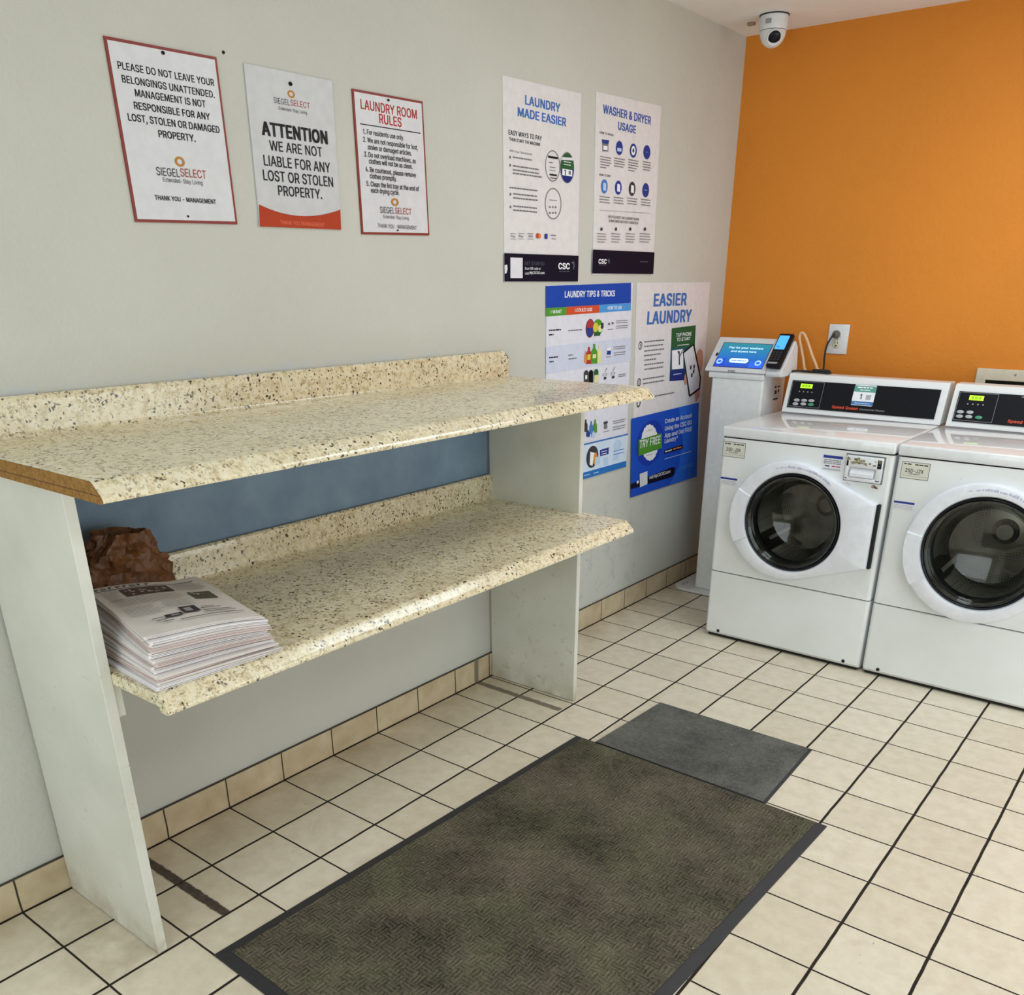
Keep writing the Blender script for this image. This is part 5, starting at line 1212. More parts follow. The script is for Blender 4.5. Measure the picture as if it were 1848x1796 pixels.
# ------------------------------------------------------------------ washing machines
LCD = flat('lit_green_display', (176, 228, 40), 0.3, emit=0.7)
TAGM = flat('ivory_tag', (214, 212, 200), 0.4)
GREENB = flat('green_button', (70, 150, 118), 0.4)
SILVER = flat('silver_button', (176, 178, 182), 0.35)
REDT = flat('red_lettering', (214, 76, 44), 0.4)
STG = flat('sticker_green', (92, 158, 140), 0.4); STB = flat('sticker_blue', (66, 118, 178), 0.4)
YF, YB = -0.270, 0.400
def rounded_rect_ring(x0, x1, z0, z1, r, n):
    """outline points listed by direction from the centre so that it can be bridged to a circle"""
    pts = []
    cx, cz = (x0 + x1) / 2, (z0 + z1) / 2
    return cx, cz
def ray_rect(cx, cz, a, x0, x1, z0, z1):
    dx, dz = math.cos(a), math.sin(a); t = 1e9
    if dx > 1e-9: t = min(t, (x1 - cx) / dx)
    if dx < -1e-9: t = min(t, (x0 - cx) / dx)
    if dz > 1e-9: t = min(t, (z1 - cz) / dz)
    if dz < -1e-9: t = min(t, (z0 - cz) / dz)
    return cx + dx * t, cz + dz * t
def hull_ray(cx, cz, a, poly):
    dx, dz = math.cos(a), math.sin(a); best = 0
    n = len(poly)
    for i in range(n):
        (x0, z0), (x1, z1) = poly[i], poly[(i + 1) % n]
        ex, ez = x1 - x0, z1 - z0; den = dx * ez - dz * ex
        if abs(den) < 1e-12: continue
        t = ((x0 - cx) * ez - (z0 - cz) * ex) / den; s_ = ((x0 - cx) * dz - (z0 - cz) * dx) / den
        if t > 0 and -1e-6 <= s_ <= 1 + 1e-6: best = max(best, t)
    return cx + dx * best, cz + dz * best
def convex(pts):
    pts = sorted(set(pts))
    def half(ps):
        h = []
        for p in ps:
            while len(h) > 1 and (h[-1][0] - h[-2][0]) * (p[1] - h[-2][1]) - (h[-1][1] - h[-2][1]) * (p[0] - h[-2][0]) <= 0: h.pop()
            h.append(p)
        return h
    a, b2 = half(pts), half(pts[::-1])
    return a[:-1] + b2[:-1]

def make_washer(X0, label, hole, ring, wedge, drawer, tagtext, buttons, sticker):
    X1 = X0 + 0.669
    root = thing('washing_machine', ((X0 + X1) / 2, 0.08, 0), label, 'washing machine', 'white front-loading machines')
    hx, hz, hr = hole
    N = 96; A = [2 * math.pi * i / N for i in range(N)]
    # cabinet: open-fronted shell, front plate with the round opening
    zb, zs, zt = 0.012, 0.2955, 0.846
    b = MB()
    # corner-true outline (force the four corners into the direction list)
    rect = (X0 + 0.014, X1 - 0.014, zs + 0.002, zt - 0.001)
    angs = sorted(A + [math.atan2(z - hz, x - hx) % (2 * math.pi) for x in rect[:2] for z in rect[2:]])
    outer = [ray_rect(hx, hz, a, *rect) for a in angs]
    circ = [(hx + (hr + 0.004) * math.cos(a), hz + (hr + 0.004) * math.sin(a)) for a in angs]
    b.loops([[Vector((x, YF, z)) for x, z in outer], [Vector((x, YF, z)) for x, z in circ], [Vector((x, YF + 0.05, z)) for x, z in circ]])
    # sides, rounded front edges
    def sec(z):
        s = []
        for i in range(7):
            t = math.radians(90 * i / 6); s.append(Vector((X0 + 0.014 - 0.014 * math.sin(t), YF + 0.014 - 0.014 * math.cos(t), z)))
        s += [Vector((X0, YB, z)), Vector((X1, YB, z))]
        for i in range(7):
            t = math.radians(90 - 90 * i / 6); s.append(Vector((X1 - 0.014 + 0.014 * math.sin(t), YF + 0.014 - 0.014 * math.cos(t), z)))
        return s
    b.loops([sec(zs + 0.002), sec(zt - 0.001)], False)
    b.poly([Vector((X0, YB, zb)), Vector((X1, YB, zb)), Vector((X1, YB, zt)), Vector((X0, YB, zt))])
    b.build('body', ENAMEL, root, smooth=40)
    for za, zc in ((zs - 0.004, zs + 0.004), (zt - 0.003, zt + 0.004)):
        MB().box(X0 + 0.004, YF + 0.006, za, X1 - 0.004, YF + 0.02, zc).build('seam', DARK, root)
    # lower access panel
    b = MB()
    def sec2(z, inset): return [Vector((p.x, p.y + inset if p.y < 0.2 else p.y, z)) for p in sec(z)]
    b.loops([sec2(zb + 0.002, 0.012), sec2(zb + 0.014, 0.001), sec2(zs - 0.004, 0.0), sec2(zs - 0.0015, 0.004)], True)
    b.poly(sec2(zb + 0.002, 0.012)); b.poly(sec2(zs - 0.0015, 0.004))
    kp = b.build('access_panel', ENAMEL, root, smooth=40)
    for sx in (0.062, 0.607):
        MB().lathe([(0.0, 0.003), (0.005, 0.003), (0.007, 0.0), (0.007, -0.003)], (X0 + sx, YF + 0.0005, 0.032), (0, -1, 0), 16).build('screw', DARK, kp)
    for fx, fy in ((X0 + 0.06, YF + 0.07), (X1 - 0.06, YF + 0.07), (X0 + 0.06, YB - 0.06), (X1 - 0.06, YB - 0.06)):
        MB().lathe([(0.022, 0.0), (0.022, 0.006), (0.012, 0.009), (0.012, 0.03)], (fx, fy, 0.0005), (0, 0, 1), 20, True, True).build('foot', RUBBER, root)
    MB().box(X0 + 0.010, YF + 0.016, 0.003, X1 - 0.010, YB - 0.02, 0.022).build('gap_shade', DARK, root)  # dark block standing in for the shadow in the gap under the machine
    # lid
    MB().box(X0 - 0.003, YF - 0.006, 0.849, X1 + 0.001, YB + 0.005, 0.889, 0.008, 3).build('lid', LIDM, root, smooth=40)
    # drum
    b = MB()
    prof = [(hr * 0.97, 0.055), (hr * 1.0, 0.075), (hr * 1.22, 0.09), (hr * 1.25, 0.11), (hr * 1.25, 0.36), (hr * 1.15, 0.40), (hr * 0.5, 0.385), (0.05, 0.38), (0.03, 0.36), (0.0, 0.36)]
    b.lathe(prof, (hx, YF, hz), (0, 1, 0), 64)
    for k in range(3):
        a = math.radians(100 + 120 * k); d = Vector((math.cos(a), 0, math.sin(a))); tg = Vector((-math.sin(a), 0, math.cos(a)))
        base = Vector((hx, YF, hz)) + d * hr * 1.24
        b.loops([[base + tg * 0.045 + Vector((0, yy, 0)), base - d * 0.055 + tg * 0.008 + Vector((0, yy, 0)), base - d * 0.055 - tg * 0.008 + Vector((0, yy, 0)), base - tg * 0.045 + Vector((0, yy, 0))] for yy in (0.12, 0.35)], True, True, True)
    b.build('drum', STEEL, root, smooth=35)
    MB().lathe([(hr + 0.003, 0.052), (hr + 0.003, 0.03), (hr - 0.012, 0.036), (hr - 0.016, 0.052), (hr * 0.97, 0.062)], (hx, YF, hz), (0, 1, 0), 64).build('gasket', RUBBER, root, smooth=60)
    # door: white ring (with a tapering wedge to the hinge) and smoked bowl
    rx, rz, rr = ring
    pts = [(rx + rr * math.cos(a), rz + rr * math.sin(a)) for a in A]
    if wedge: pts = convex(pts + [(X0 + 0.641, 0.668), (X0 + 0.641, 0.424)])
    else: pts = convex(pts)
    angs = [2 * math.pi * i / 160 for i in range(160)]
    if wedge: angs = sorted(angs + [math.atan2(0.668 - hz, X0 + 0.641 - hx) % (2 * math.pi), math.atan2(0.424 - hz, X0 + 0.641 - hx) % (2 * math.pi)])
    def outl(d):
        o2 = []
        for a in angs:
            x, z = hull_ray(hx, hz, a, pts); q = math.hypot(x - hx, z - hz); o2.append((hx + (x - hx) * (q - d) / q, hz + (z - hz) * (q - d) / q))
        return o2
    def crc(r): return [(hx + r * math.cos(a), hz + r * math.sin(a)) for a in angs]
    R3 = lambda L2, y: [Vector((x, YF - y, z)) for x, z in L2]
    b = MB(); b.loops([R3(outl(0.0), 0.0), R3(outl(0.001), 0.022), R3(outl(0.005), 0.030), R3(outl(0.012), 0.033), R3(crc(hr + 0.014), 0.036), R3(crc(hr + 0.006), 0.034), R3(crc(hr + 0.002), 0.026), R3(crc(hr), 0.0)])
    door = b.build('door', DOORP, root, smooth=30)
    MB().lathe([(hr + 0.0018, -0.004), (hr + 0.0005, -0.027), (hr - 0.005, -0.031), (hr - 0.010, -0.027), (hr - 0.012, -0.004)], (hx, YF, hz), (0, 1, 0), 72).build('glass_rim', BLACKP, door, smooth=60)
    b = MB()
    prof = [(hr - 0.011, -0.024), (hr * 0.90, -0.018), (hr * 0.84, 0.02), (hr * 0.80, 0.07), (hr * 0.70, 0.105), (hr * 0.45, 0.122), (0.0, 0.128)]
    prof2 = [(0.0, 0.122), (hr * 0.44, 0.116), (hr * 0.68, 0.099), (hr * 0.775, 0.066), (hr * 0.815, 0.018), (hr * 0.885, -0.025), (hr - 0.011, -0.030)]
    b.lathe(prof + prof2 + [prof[0]], (hx, YF, hz), (0, 1, 0), 72)
    b.build('door_glass', GLASS, door, smooth=40)
    # grip on the left of the ring
    a0, a1 = (math.radians(154), math.radians(206)) if wedge else (math.radians(170), math.radians(215))
    sub = [a0 + (a1 - a0) * i / 20 for i in range(21)]
    def rim(a, d): 
        x, z = hull_ray(hx, hz, a, pts); q = math.hypot(x - hx, z - hz) - d
        return (hx + q * math.cos(a), hz + q * math.sin(a))
    o1 = [rim(a, 0.004) for a in sub]; i1 = [(hx + (hr + 0.003) * math.cos(a), hz + (hr + 0.003) * math.sin(a)) for a in sub]
    prof = o1 + i1[::-1]
    cxm = sum(p[0] for p in prof) / len(prof); czm = sum(p[1] for p in prof) / len(prof)
    shr = [(cxm + (x - cxm) * 0.93, czm + (z - czm) * 0.97) for x, z in prof]
    MB().loops([R3(prof, 0.031), R3(prof, 0.036), R3(shr, 0.0405)], True, True, True).build('door_handle', DOORP, door, smooth=35)
    if wedge:
        MB().box(X0 + 0.642, YF - 0.020, 0.425, X0 + 0.652, YF + 0.002, 0.668, 0.001, 1).build('hinge_gap', DARK, door)  # black strip colouring in the shaded recess gap beside the door
    # front face prints
    F = Face((0, YF - 0.0003, 0), (1, 0, 0), (0, 0, 1), root)
    r3 = random.Random(3)
    INKM, NAVY, WH, GR = ink('ink'), ink('navy2'), ink('white'), ink('grey')
    tx, tz = X0 + 0.004 + (0.0 if wedge else 0.012), 0.772
    F.rect('asset_tag', tx + 0.001, tz, tx + 0.097, tz + 0.059, INKM); F.rect('asset_tag', tx + 0.0025, tz + 0.0015, tx + 0.0955, tz + 0.0575, TAGM)
    F.rect('asset_tag', tx + 0.006, tz + 0.010, tx + 0.092, tz + 0.0108, GR)
    F.text('asset_tag', tagtext, tx + 0.016, tx + 0.078, tz + 0.029, 0.013, INKM, 1.5)
    F.greek('asset_tag', tx + 0.008, tx + 0.034, tz + 0.051, 0.005, INKM, r3); F.greek('asset_tag', tx + 0.046, tx + 0.090, tz + 0.051, 0.005, INKM, r3); F.greek('asset_tag', tx + 0.03, tx + 0.066, tz + 0.0175, 0.004, GR, r3)
    lx = X0 + 0.008 if wedge else X0 + 0.012
    F.rect('info_label', lx, 0.662, lx + 0.072, 0.689, ink('white2')); F.rect('info_label', lx, 0.682, lx + 0.072, 0.6895, NAVY)
    for k in range(3): F.greek('info_label', lx + 0.002, lx + 0.066, 0.676 - 0.005 * k, 0.003, ink('palegrey'), r3)
    if wedge:
        wx = X0 + 0.414
        F.rect('warning_label', wx, 0.768, wx + 0.073, 0.822, ink('white2')); F.rect('warning_label', wx, 0.812, wx + 0.073, 0.822, NAVY)
        for k in range(3): F.greek('warning_label', wx + 0.004, wx + 0.068, 0.805 - 0.006 * k, 0.004, GR, r3)
        F.greek('warning_label', wx + 0.010, wx + 0.030, 0.783, 0.006, INKM, r3); F.greek('warning_label', wx + 0.036, wx + 0.068, 0.783, 0.005, ink('red3'), r3); F.rect('warning_label', wx + 0.003, 0.769, wx + 0.07, 0.7745, ink('palegrey'))
    F.done()
    # worn print along the top of the door ring
    D = Face((0, YF - 0.0342, 0), (1, 0, 0), (0, 0, 1), door)
    lav = flat('lavender_print', (190, 190, 212), 0.4)
    for k in range(26):
        a = math.radians(112 - 2.4 * k + r3.uniform(-0.5, 0.5)); aa = a - math.radians(r3.uniform(1.2, 2.4))
        q0 = hr + 0.020; q1 = q0 + r3.uniform(0.006, 0.011)
        D.poly('worn_print', [(hx + q * math.cos(t), hz + q * math.sin(t)) for q, t in ((q0, a), (q1, a), (q1, aa), (q0, aa))], lav)
    D.done()
    if drawer:
        dx0, dx1, dz0, dz1 = X0 + 0.503, X0 + 0.637, 0.742, 0.833
        b = MB(); b.box(dx0 - 0.004, YF - 0.0015, dz0 - 0.004, dx1 + 0.004, YF + 0.001, dz1 + 0.004, 0.0005, 1); b.build('drawer_surround', ink('grey'), root)
        b = MB()
        b.box(dx0, YF - 0.014, 0.791, dx1, YF - 0.001, dz1, 0.004, 2); b.box(dx0, YF - 0.014, dz0, dx1, YF - 0.001, 0.756, 0.004, 2)
        b.box(dx0, YF - 0.014, dz0 + 0.004, dx0 + 0.014, YF - 0.001, dz1 - 0.004, 0.003, 2); b.box(dx1 - 0.022, YF - 0.014, dz0 + 0.004, dx1, YF - 0.001, dz1 - 0.004, 0.003, 2)
        b.box(dx0 + 0.006, YF - 0.003, dz0 + 0.006, dx1 - 0.006, YF - 0.001, dz1 - 0.006)
        dr = b.build('detergent_drawer', WHITEP, root, smooth=40)
        MB().prism([(YF - 0.004, 0.789), (YF - 0.016, 0.770), (YF - 0.016, 0.757), (YF - 0.004, 0.757)], lambda u, v, w: Vector((w, u, v)), dx0 + 0.020, dx1 - 0.028).build('drawer_handle', DOORP, dr, bevel=0.002)
        G2 = Face((0, YF - 0.0142, 0), (1, 0, 0), (0, 0, 1), dr)
        worn = flat('worn_olive_print', (142, 134, 104), 0.7); worn2 = flat('worn_dark_print', (92, 86, 66), 0.7)
        for k in range(34):
            a = r3.uniform(0.004, 0.122); 
            if 0.075 < a < 0.10 and r3.random() < 0.7: continue
            c = 0.801 + r3.uniform(0.0, 0.022); w = r3.uniform(0.004, 0.014)
            G2.rect('worn_print', dx0 + a, c, min(dx0 + a + w, dx1 - 0.004), c + r3.uniform(0.003, 0.009), r3.choice([worn, worn, worn2]))
        G2.done()
        rust = flat('rust_spot', (112, 66, 40), 0.9)
        H2 = Face((0, YF - 0.0002, 0), (1, 0, 0), (0, 0, 1), root)
        for k in range(14):
            a = r3.uniform(0, 6.28); q = r3.uniform(0, 0.011); H2.ell('rust', dx1 - 0.020 + 1.2 * q * math.cos(a), dz0 - 0.013 + 0.7 * q * math.sin(a), r3.uniform(0.0015, 0.004), r3.uniform(0.0015, 0.0035), rust, 0, 10)
        for k in range(3): H2.ell('rust', dx0 + 0.01 + 0.006 * k, dz0 - 0.012 - 0.003 * k, 0.0016, 0.0016, rust, 0, 10)
        H2.done()
    # control console on the back of the lid
    c0, c1 = X0 + 0.012, X1 + 0.003
    sec = [(0.272, 0.8895), (0.2745, 0.8985), (0.3165, 1.034), (0.3185, 1.040), (0.324, 1.0455), (0.334, 1.047), (0.395, 1.047), (0.400, 1.042), (0.400, 0.8895)]
    con = MB().prism(sec, lambda u, v, w: Vector((w, u, v)), c0, c1).build('console', ENAMEL, root, bevel=0.002)
    V = Vector((0, 0.045, 0.149)).normalized()
    CF = Face(Vector((0, 0.2712, 0.8955)), (1, 0, 0), V, con)
    p0, p1 = X0 + 0.033, X1 - 0.023
    def slab(name, u0, v0, u1, v1, k0, k1, mat, par, bev=0.0):
        return MB().loops([[CF.pt(u, v, k) for u, v in ((u0, v0), (u1, v0), (u1, v1), (u0, v1))] for k in (k0, k1)], True, True, True).build(name, mat, par, bevel=bev)
    slab('control_panel', p0, 0.015, p1, 0.130, -0.004, 0.0015, BLACKP, con)
    K = Face(CF.pt(0, 0, 0.0015), (1, 0, 0), V, con)
    s0 = p0 + 0.003
    for (a, c, e, g) in ((s0, 0.020, s0 + 0.140, 0.0212), (s0, 0.1258, s0 + 0.140, 0.127), (s0, 0.020, s0 + 0.0012, 0.127), (s0 + 0.1388, 0.020, s0 + 0.140, 0.127)):
        K.rect('keypad_outline', a, c, e, g, GREYP)
    dsp = slab('display', s0 + 0.038, 0.099, s0 + 0.090, 0.117, 0.001, 0.0025, LCD, con)
    K2 = Face(CF.pt(0, 0, 0.0025), (1, 0, 0), V, dsp)
    for k in range(3): K2.rect('digit', s0 + 0.046 + 0.013 * k, 0.103, s0 + 0.055 + 0.013 * k, 0.113, flat('lcd_digit', (120, 176, 24), 0.4, emit=0.5))
    K2.done()
    for k in range(4): K.ell('indicator', s0 + 0.038 + 0.0185 * k, 0.084, 0.003, 0.003, GREYP, 0, 12)
    for (u, v, mt) in buttons:
        b = MB()
        for kk, rr2 in ((0.001, 1.0), (0.003, 1.0), (0.0038, 0.85)): pass
        b.loops([[CF.pt(X0 + u + 0.013 * q * math.cos(t), v + 0.0065 * q * math.sin(t), kk) for t in [2 * math.pi * i / 20 for i in range(20)]] for kk, q in ((0.001, 1.0), (0.003, 1.0), (0.0038, 0.85))], True, True, True)
        b.build('button', mt, con, smooth=40)
    K.text('lettering', 'Speed Queen', X0 + 0.230, X0 + 0.340, 0.0315, 0.011, REDT, 2.5)
    K.text('lettering', 'Commercial Washer' if drawer else 'Commercial', X0 + 0.347, X0 + (0.450 if drawer else 0.41), 0.0305, 0.0075, GREYP, 0.5)
    if not drawer: K.greek('lettering', X0 + 0.255, X0 + 0.33, 0.123, 0.005, GREYP, r3)
    if sticker:
        a = X0 + 0.306
        K.rrect('machine_sticker', a, 0.045, a + 0.090, 0.129, 0.006, WH); K.rect('machine_sticker', a, 0.100, a + 0.090, 0.125, STG); K.rect('machine_sticker', a, 0.047, a + 0.090, 0.062, STB)
        K.text('machine_sticker', '1', a + 0.030, a + 0.038, 0.081, 0.020, INKM, 1.0); K.rect('machine_sticker', a + 0.055, 0.070, a + 0.075, 0.090, ink('palegrey'))
        K.greek('machine_sticker', a + 0.012, a + 0.078, 0.118, 0.006, WH, r3); K.greek('machine_sticker', a + 0.024, a + 0.066, 0.108, 0.005, WH, r3); K.greek('machine_sticker', a + 0.015, a + 0.075, 0.054, 0.005, ink('paleblue'), r3)
    K.done()
    return root
BT1 = [(0.071, 0.047, SILVER), (0.104, 0.048, SILVER), (0.136, 0.049, SILVER), (0.069, 0.031, SILVER), (0.104, 0.033, SILVER), (0.137, 0.033, GREENB)]
BT2 = [(0.055, 0.052, SILVER), (0.090, 0.053, SILVER), (0.056, 0.035, SILVER), (0.090, 0.036, SILVER), (0.126, 0.036, GREENB)]
make_washer(0.464, 'white front-loading washer beside the payment kiosk, detergent drawer at upper right', (0.796, 0.553, 0.190), (0.772, 0.554, 0.234), True, True, '2SD-J2K', BT1, True)
make_washer(1.145, 'white front-loading machine with round door ring, cut by the right edge of the photo', (1.482, 0.550, 0.197), (1.468, 0.545, 0.248), False, False, '25D-J2X', BT2, False)

# ------------------------------------------------------------------ payment kiosk
kiosk = thing('payment_kiosk', (0.26, 0.33, 0), 'white pedestal payment kiosk with blue touch screen in the corner beside the washer', 'kiosk')
pts = []
def stadium(x0, x1, y0, y1, r):
    P = []
    for cx, cy, a in ((x1 - r, y0 + r, -90), (x1 - r, y1 - r, 0), (x0 + r, y1 - r, 90), (x0 + r, y0 + r, 180)):
        for i in range(9):
            t = math.radians(a + 11.25 * i); P.append((cx + r * math.cos(t), cy + r * math.sin(t)))
    return P
MB().prism(stadium(0.032, 0.455, 0.205, 0.545, 0.07), lambda u, v, w: Vector((u, v, w)), 0.001, 0.012).build('base_plate', METALW, kiosk, bevel=0.002)
for x, y in ((0.075, 0.30), (0.072, 0.27)):
    MB().lathe([(0.006, 0.0), (0.006, 0.003), (0.0, 0.004)], (x, y, 0.012), (0, 0, 1), 12).build('bolt', GREYP, kiosk)
MB().prism([(0.262, 0.012), (0.252, 1.012), (0.258, 1.016), (0.500, 1.016), (0.510, 0.012)], lambda u, v, w: Vector((w, u, v)), 0.138, 0.386).build('pedestal', METALW, kiosk, bevel=0.008)
MB().prism([(0.3865, 1.016), (0.3865, 0.985), (0.3865, 0.93)], lambda u, v, w: Vector((u, w, v)), 0.30, 0.301)
# collar below the head
MB().prism([(0.247, 1.014), (0.244, 1.028), (0.247, 1.040), (0.44, 1.040), (0.44, 1.014)], lambda u, v, w: Vector((w, u, v)), 0.124, 0.388).build('collar', METALW, kiosk, bevel=0.003)
V = Vector((0, 0.125, 0.128)).normalized()
HO = Vector((0, 0.2415, 1.0525))
_hp = lambda q: (HO.y + V.y * q, HO.z + V.z * q)
hs = [(0.238, 1.042), (0.2385, 1.0495), _hp(0.003), _hp(0.172), _hp(0.1765), (0.374, 1.1805), (0.50, 1.060), (0.50, 1.042)]
head = MB().prism(hs, lambda u, v, w: Vector((w, u, v)), 0.106, 0.392).build('head', WHITEP, kiosk, bevel=0.003)
HF = Face(HO, (1, 0, 0), V, head)
def hslab(name, u0, v0, u1, v1, k0, k1, mat, par, bev=0.0, rot=0.0):
    return MB().loops([[HF.pt(u, v, k) for u, v in ((u0, v0), (u1, v0), (u1 + rot, v1), (u0 + rot, v1))] for k in (k0, k1)], True, True, True).build(name, mat, par, bevel=bev)
hslab('screen_bezel', 0.138, 0.012, 0.374, 0.149, -0.003, 0.0006, flat('dark_bezel', (40, 60, 110), 0.3), head)
scr = hslab('screen', 0.141, 0.015, 0.371, 0.146, 0.0, 0.0012, mat_screen(), head)
SF = Face(HF.pt(0, 0, 0.0012), (1, 0, 0), V, scr)
EW = flat('lit_white', (206, 236, 244), 0.4, emit=0.75); EB = flat('lit_blue', (40, 92, 214), 0.4, emit=0.6); ED = flat('lit_deep_blue', (34, 60, 190), 0.4, emit=0.6)
SF.rect('picture', 0.141, 0.015, 0.185, 0.060, ED); SF.rect('picture', 0.305, 0.015, 0.371, 0.050, EB)
SF.text('lettering', 'Pay for your washers', 0.176, 0.338, 0.121, 0.010, EW, 1); SF.text('lettering', 'and dryers here', 0.192, 0.314, 0.101, 0.009, EW, 1)
SF.rrect('screen_button', 0.205, 0.038, 0.295, 0.062, 0.0118, EW); 
for u in (0.160, 0.344):
    SF.ell('screen_button', u, 0.042, 0.0175, 0.0175, EB); SF.ell('screen_button', u, 0.042, 0.0145, 0.0145, flat('lit_pale_blue', (150, 196, 240), 0.4, emit=0.7)); SF.ell('screen_button', u, 0.042, 0.009, 0.007, EB)
rn = random.Random(2)
SF.greek('lettering', 0.216, 0.284, 0.050, 0.006, EB, rn)
SF.done()
L = Face(Vector((0, 0.2385, 1.048)), (1, 0, 0), (0, 0.1, 1), head); L.text('logo', 'CSC', 0.220, 0.256, -0.0005, 0.0075, ink('ink'), 2); L.done()
HF.ell('side_dot', 0.131, 0.080, 0.006, 0.010, ink('ink')); HF.done()
# wing that carries the card reader
ws = [(0.250, 1.032), (0.243, 1.044), (0.2445, 1.0515), (0.3625, 1.172), (0.370, 1.176), (0.40, 1.15), (0.42, 1.06), (0.40, 1.034)]
wing = MB().prism(ws, lambda u, v, w: Vector((w, u, v)), 0.3925, 0.4665).build('reader_bracket', WHITEP, kiosk, bevel=0.004)
rd = hslab('card_reader', 0.396, 0.010, 0.462, 0.186, 0.006, 0.030, BLACKP, kiosk, 0.006)
hslab('reader_screen', 0.403, 0.098, 0.448, 0.172, 0.0295, 0.0308, flat('lit_reader_screen', (70, 160, 232), 0.3, emit=0.75), rd)
RF = Face(HF.pt(0, 0, 0.0305), (1, 0, 0), V, rd)
for a in range(3):
    for c in range(4): RF.rrect('key', 0.404 + 0.0155 * a, 0.040 + 0.0125 * c, 0.416 + 0.0155 * a, 0.0485 + 0.0125 * c, 0.002, flat('key_grey', (46, 46, 52), 0.4))
RF.rrect('key', 0.403, 0.020, 0.446, 0.030, 0.002, GREYP); RF.text('lettering', 'Pay', 0.410, 0.424, 0.112, 0.008, flat('reader_text', (30, 70, 170), 0.4), 1); RF.done()
SB = Face(Vector((0.3863, 0, 0)), (0, 1, 0), (0, 0, 1), kiosk)
SB.rect('notice_sticker', 0.375, 0.915, 0.450, 0.990, ink('white2'))
for a, c, e, g in ((0.385, 0.972, 0.405, 0.981), (0.415, 0.972, 0.445, 0.979), (0.388, 0.945, 0.412, 0.962), (0.425, 0.950, 0.440, 0.964), (0.380, 0.920, 0.432, 0.927)): SB.rect('notice_sticker', a, c, e, g, ink('ink2'))
SB.done()

# ------------------------------------------------------------------ back wall: outlet, cord, hose, vent box
outlet = thing('wall_outlet', (0.574, 0.583, 1.115), 'white double wall outlet plate on the orange wall above the washer', 'outlet')
MB().box(0.529, 0.5765, 1.115, 0.620, 0.5828, 1.239, 0.003, 2).build('cover_plate', WHITEP, outlet, smooth=40)
for z in (1.196, 1.157):
    r = MB().lathe([(0.0175, 0.0), (0.0175, 0.003), (0.016, 0.004), (0.0, 0.004)], (0.571, 0.577, z), (0, -1, 0), 28).build('receptacle', flat('ivory_plastic', (206, 202, 180), 0.4), outlet, smooth=40)
    s = MB(); s.box(0.5635, 0.5722, z + 0.002, 0.5655, 0.5735, z + 0.010); s.box(0.5765, 0.5722, z + 0.002, 0.5785, 0.5735, z + 0.010); s.box(0.568, 0.5722, z - 0.010, 0.574, 0.5735, z - 0.004); s.build('slot', DARK, r)
MB().lathe([(0.003, 0.0), (0.003, 0.0015), (0.0, 0.002)], (0.5745, 0.5768, 1.1765), (0, -1, 0), 12).build('screw', GREYP, outlet)
def spline(P, n=8):
    out = []
    P = [Vector(p) for p in P]; Q = [P[0]] + P + [P[-1]]
    for i in range(1, len(Q) - 2):
        for k in range(n):
            t = k / n; a, b2, c, d = Q[i - 1], Q[i], Q[i + 1], Q[i + 2]
            out.append(0.5 * ((2 * b2) + (c - a) * t + (2 * a - 5 * b2 + 4 * c - d) * t * t + (3 * b2 - a - 3 * c + d) * t ** 3))
    out.append(P[-1]); return out
cord = thing('power_cord', (0.56, 0.52, 1.05), 'black power cord plugged into the outlet and heaped behind the washer console', 'cord')
MB().lathe([(0.015, -0.003), (0.017, 0.004), (0.0165, 0.014), (0.009, 0.024), (0.006, 0.030), (0.0, 0.030)], (0.569, 0.5715, 1.197), (0, -1, 0.0), 24, True).build('plug', flat('grey_plug', (94, 94, 96), 0.5), cord, smooth=50)
MB().tube(spline([(0.569, 0.545, 1.197), (0.562, 0.525, 1.185), (0.551, 0.515, 1.150), (0.549, 0.512, 1.11), (0.553, 0.508, 1.06), (0.560, 0.49, 0.95), (0.56, 0.46, 0.70), (0.56, 0.46, 0.30), (0.56, 0.47, 0.02)]), 0.0042, 10).build('cable', RUBBER, cord, smooth=60)
b = MB()
b.tube(spline([(0.470, 0.355, 1.0515), (0.49, 0.372, 1.0525), (0.53, 0.378, 1.0515), (0.58, 0.372, 1.0525), (0.625, 0.362, 1.0515), (0.632, 0.380, 1.052), (0.60, 0.391, 1.0515), (0.55, 0.389, 1.0522), (0.50, 0.390, 1.0515)]), 0.0042, 10)
b.tube(spline([(0.553, 0.380, 1.0595), (0.59, 0.368, 1.060), (0.628, 0.372, 1.0595), (0.61, 0.388, 1.060), (0.565, 0.390, 1.0597)]), 0.0040, 10)
o = b.build('coiled_cable', RUBBER, smooth=60); tag(o, 'loose black cable coiled on top of the washer console below the outlet', 'cable')
b = MB()
b.tube(spline([(0.486, 0.47, 0.05), (0.486, 0.47, 0.60), (0.484, 0.475, 1.00), (0.474, 0.48, 1.06), (0.452, 0.49, 1.12), (0.434, 0.495, 1.165), (0.428, 0.498, 1.188), (0.434, 0.500, 1.201), (0.448, 0.500, 1.196), (0.470, 0.495, 1.165), (0.500, 0.49, 1.11), (0.530, 0.485, 1.06), (0.545, 0.48, 1.00), (0.55, 0.475, 0.60), (0.55, 0.475, 0.05)]), 0.0066, 12)
o = b.build('drain_hose', flat('beige_hose_plastic', (226, 184, 140), 0.45), smooth=60); tag(o, 'beige hose looping up behind the washer between kiosk and outlet', 'hose')
vent = thing('dryer_vent_box', (1.45, 0.583, 0.95), 'beige metal vent box on the orange wall behind the right-hand machine', 'vent')
b = MB()
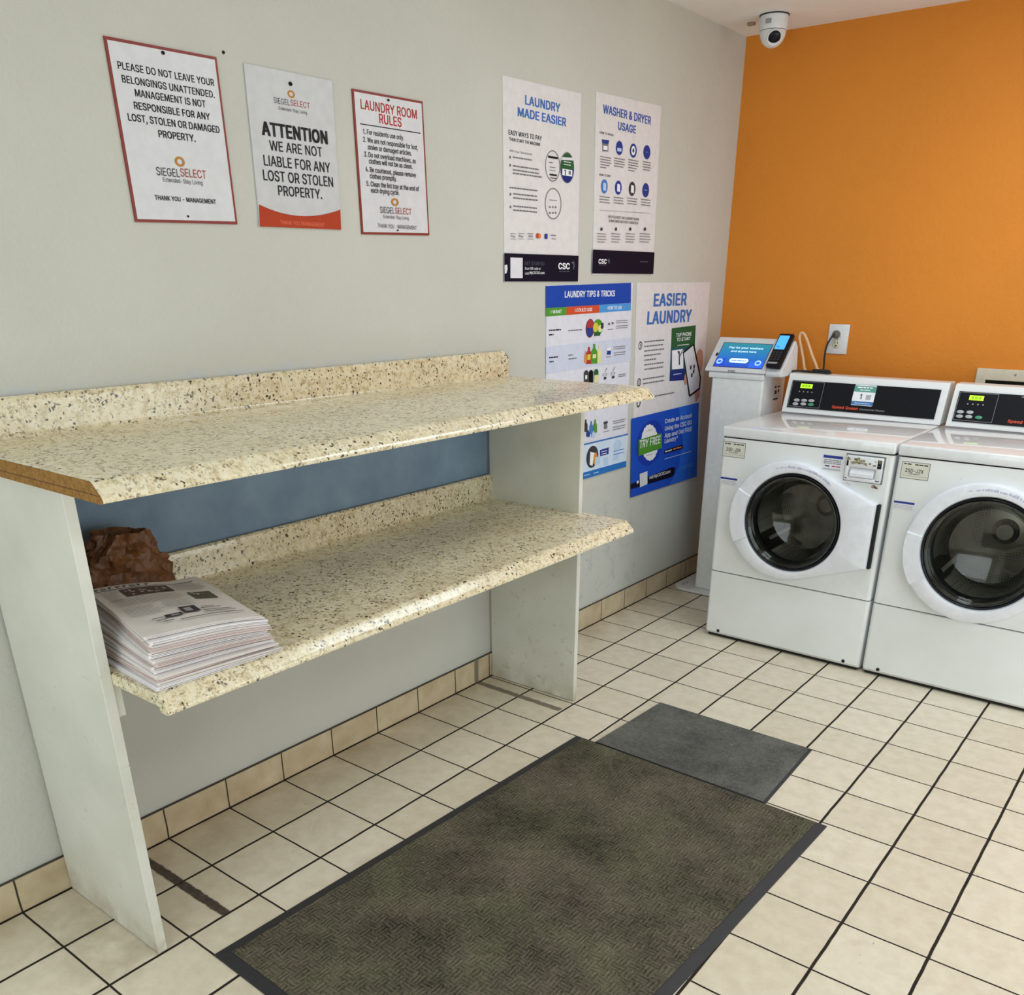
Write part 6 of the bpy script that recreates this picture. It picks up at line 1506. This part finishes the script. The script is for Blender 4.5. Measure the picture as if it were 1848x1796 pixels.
b.box(1.172, 0.563, 1.044, 1.78, 0.5828, 1.088, 0.002, 1); b.box(1.172, 0.563, 0.80, 1.210, 0.5828, 1.046, 0.002, 1); b.box(1.742, 0.563, 0.80, 1.78, 0.5828, 1.046, 0.002, 1); b.box(1.172, 0.563, 0.762, 1.78, 0.5828, 0.80, 0.002, 1)
b.build('frame', BEIGE, vent)
MB().box(1.208, 0.576, 0.798, 1.744, 0.5826, 1.046).build('opening', DARK, vent)
MB().lathe([(0.0045, 0.0), (0.0045, 0.002), (0.0, 0.003)], (1.318, 0.563, 1.070), (0, -1, 0), 12).build('screw', GREYP, vent)

# ------------------------------------------------------------------ security camera on the ceiling
camo = thing('security_camera', (0.232, 0.333, RZ), 'white dome security camera on the ceiling in the corner above the orange wall', 'camera')
C0 = Vector((0.232, 0.333, RZ))
MB().lathe([(0.057, -0.0005), (0.057, -0.004)], C0, (0, 0, 1), 48, True, True).build('gasket', RUBBER, camo)
MB().lathe([(0.054, -0.0042), (0.055, -0.010), (0.0545, -0.045), (0.052, -0.052), (0.0, -0.052)], C0, (0, 0, 1), 48, True).build('base', WHITEP, camo, smooth=40)
S0 = C0 + Vector((0, 0, -0.054))
MB().lathe([(0.0505 * math.cos(a), -0.0545 * math.sin(a)) for a in [math.pi / 2 * i / 14 - 0.0 for i in range(15)]], S0, (0, 0, 1), 48, True).build('dome', WHITEP, camo, smooth=60)
d = Vector((0.45, -0.62, -0.52)).normalized()
MB().lathe([(0.028, 0.040), (0.030, 0.0445), (0.028, 0.0485), (0.024, 0.0475), (0.0235, 0.043)], S0, d, 36).build('lens_ring', WHITEP, camo, smooth=50)
MB().lathe([(0.0242, 0.042), (0.0238, 0.0465), (0.017, 0.0505), (0.008, 0.052), (0.0, 0.0523)], S0, d, 36).build('lens', BLACKP, camo, smooth=60)
a = Vector((0.0, -0.75, -0.2)).normalized()
MB().box(0.222, 0.2765, RZ - 0.036, 0.246, 0.280, RZ - 0.020, 0.001, 1).build('name_plate', GREYP, camo)
o = MB().box(0.098, 0.372, RZ - 0.010, 0.128, 0.392, RZ, 0.002, 1).build('cable_clip', flat('tan_plastic', (158, 138, 120), 0.6))
tag(o, 'small tan clip on the ceiling left of the security camera', 'clip')
for yy, zz, lab in [(-2.114, 1.894, 'small dark nail head in the wall right of the belongings sign')]:
    o = MB().lathe([(0.0035, 0.0), (0.0035, 0.002), (0.0, 0.003)], (0.0, yy, zz), (1, 0, 0), 12).build('nail', DARK); tag(o, lab, 'nail')
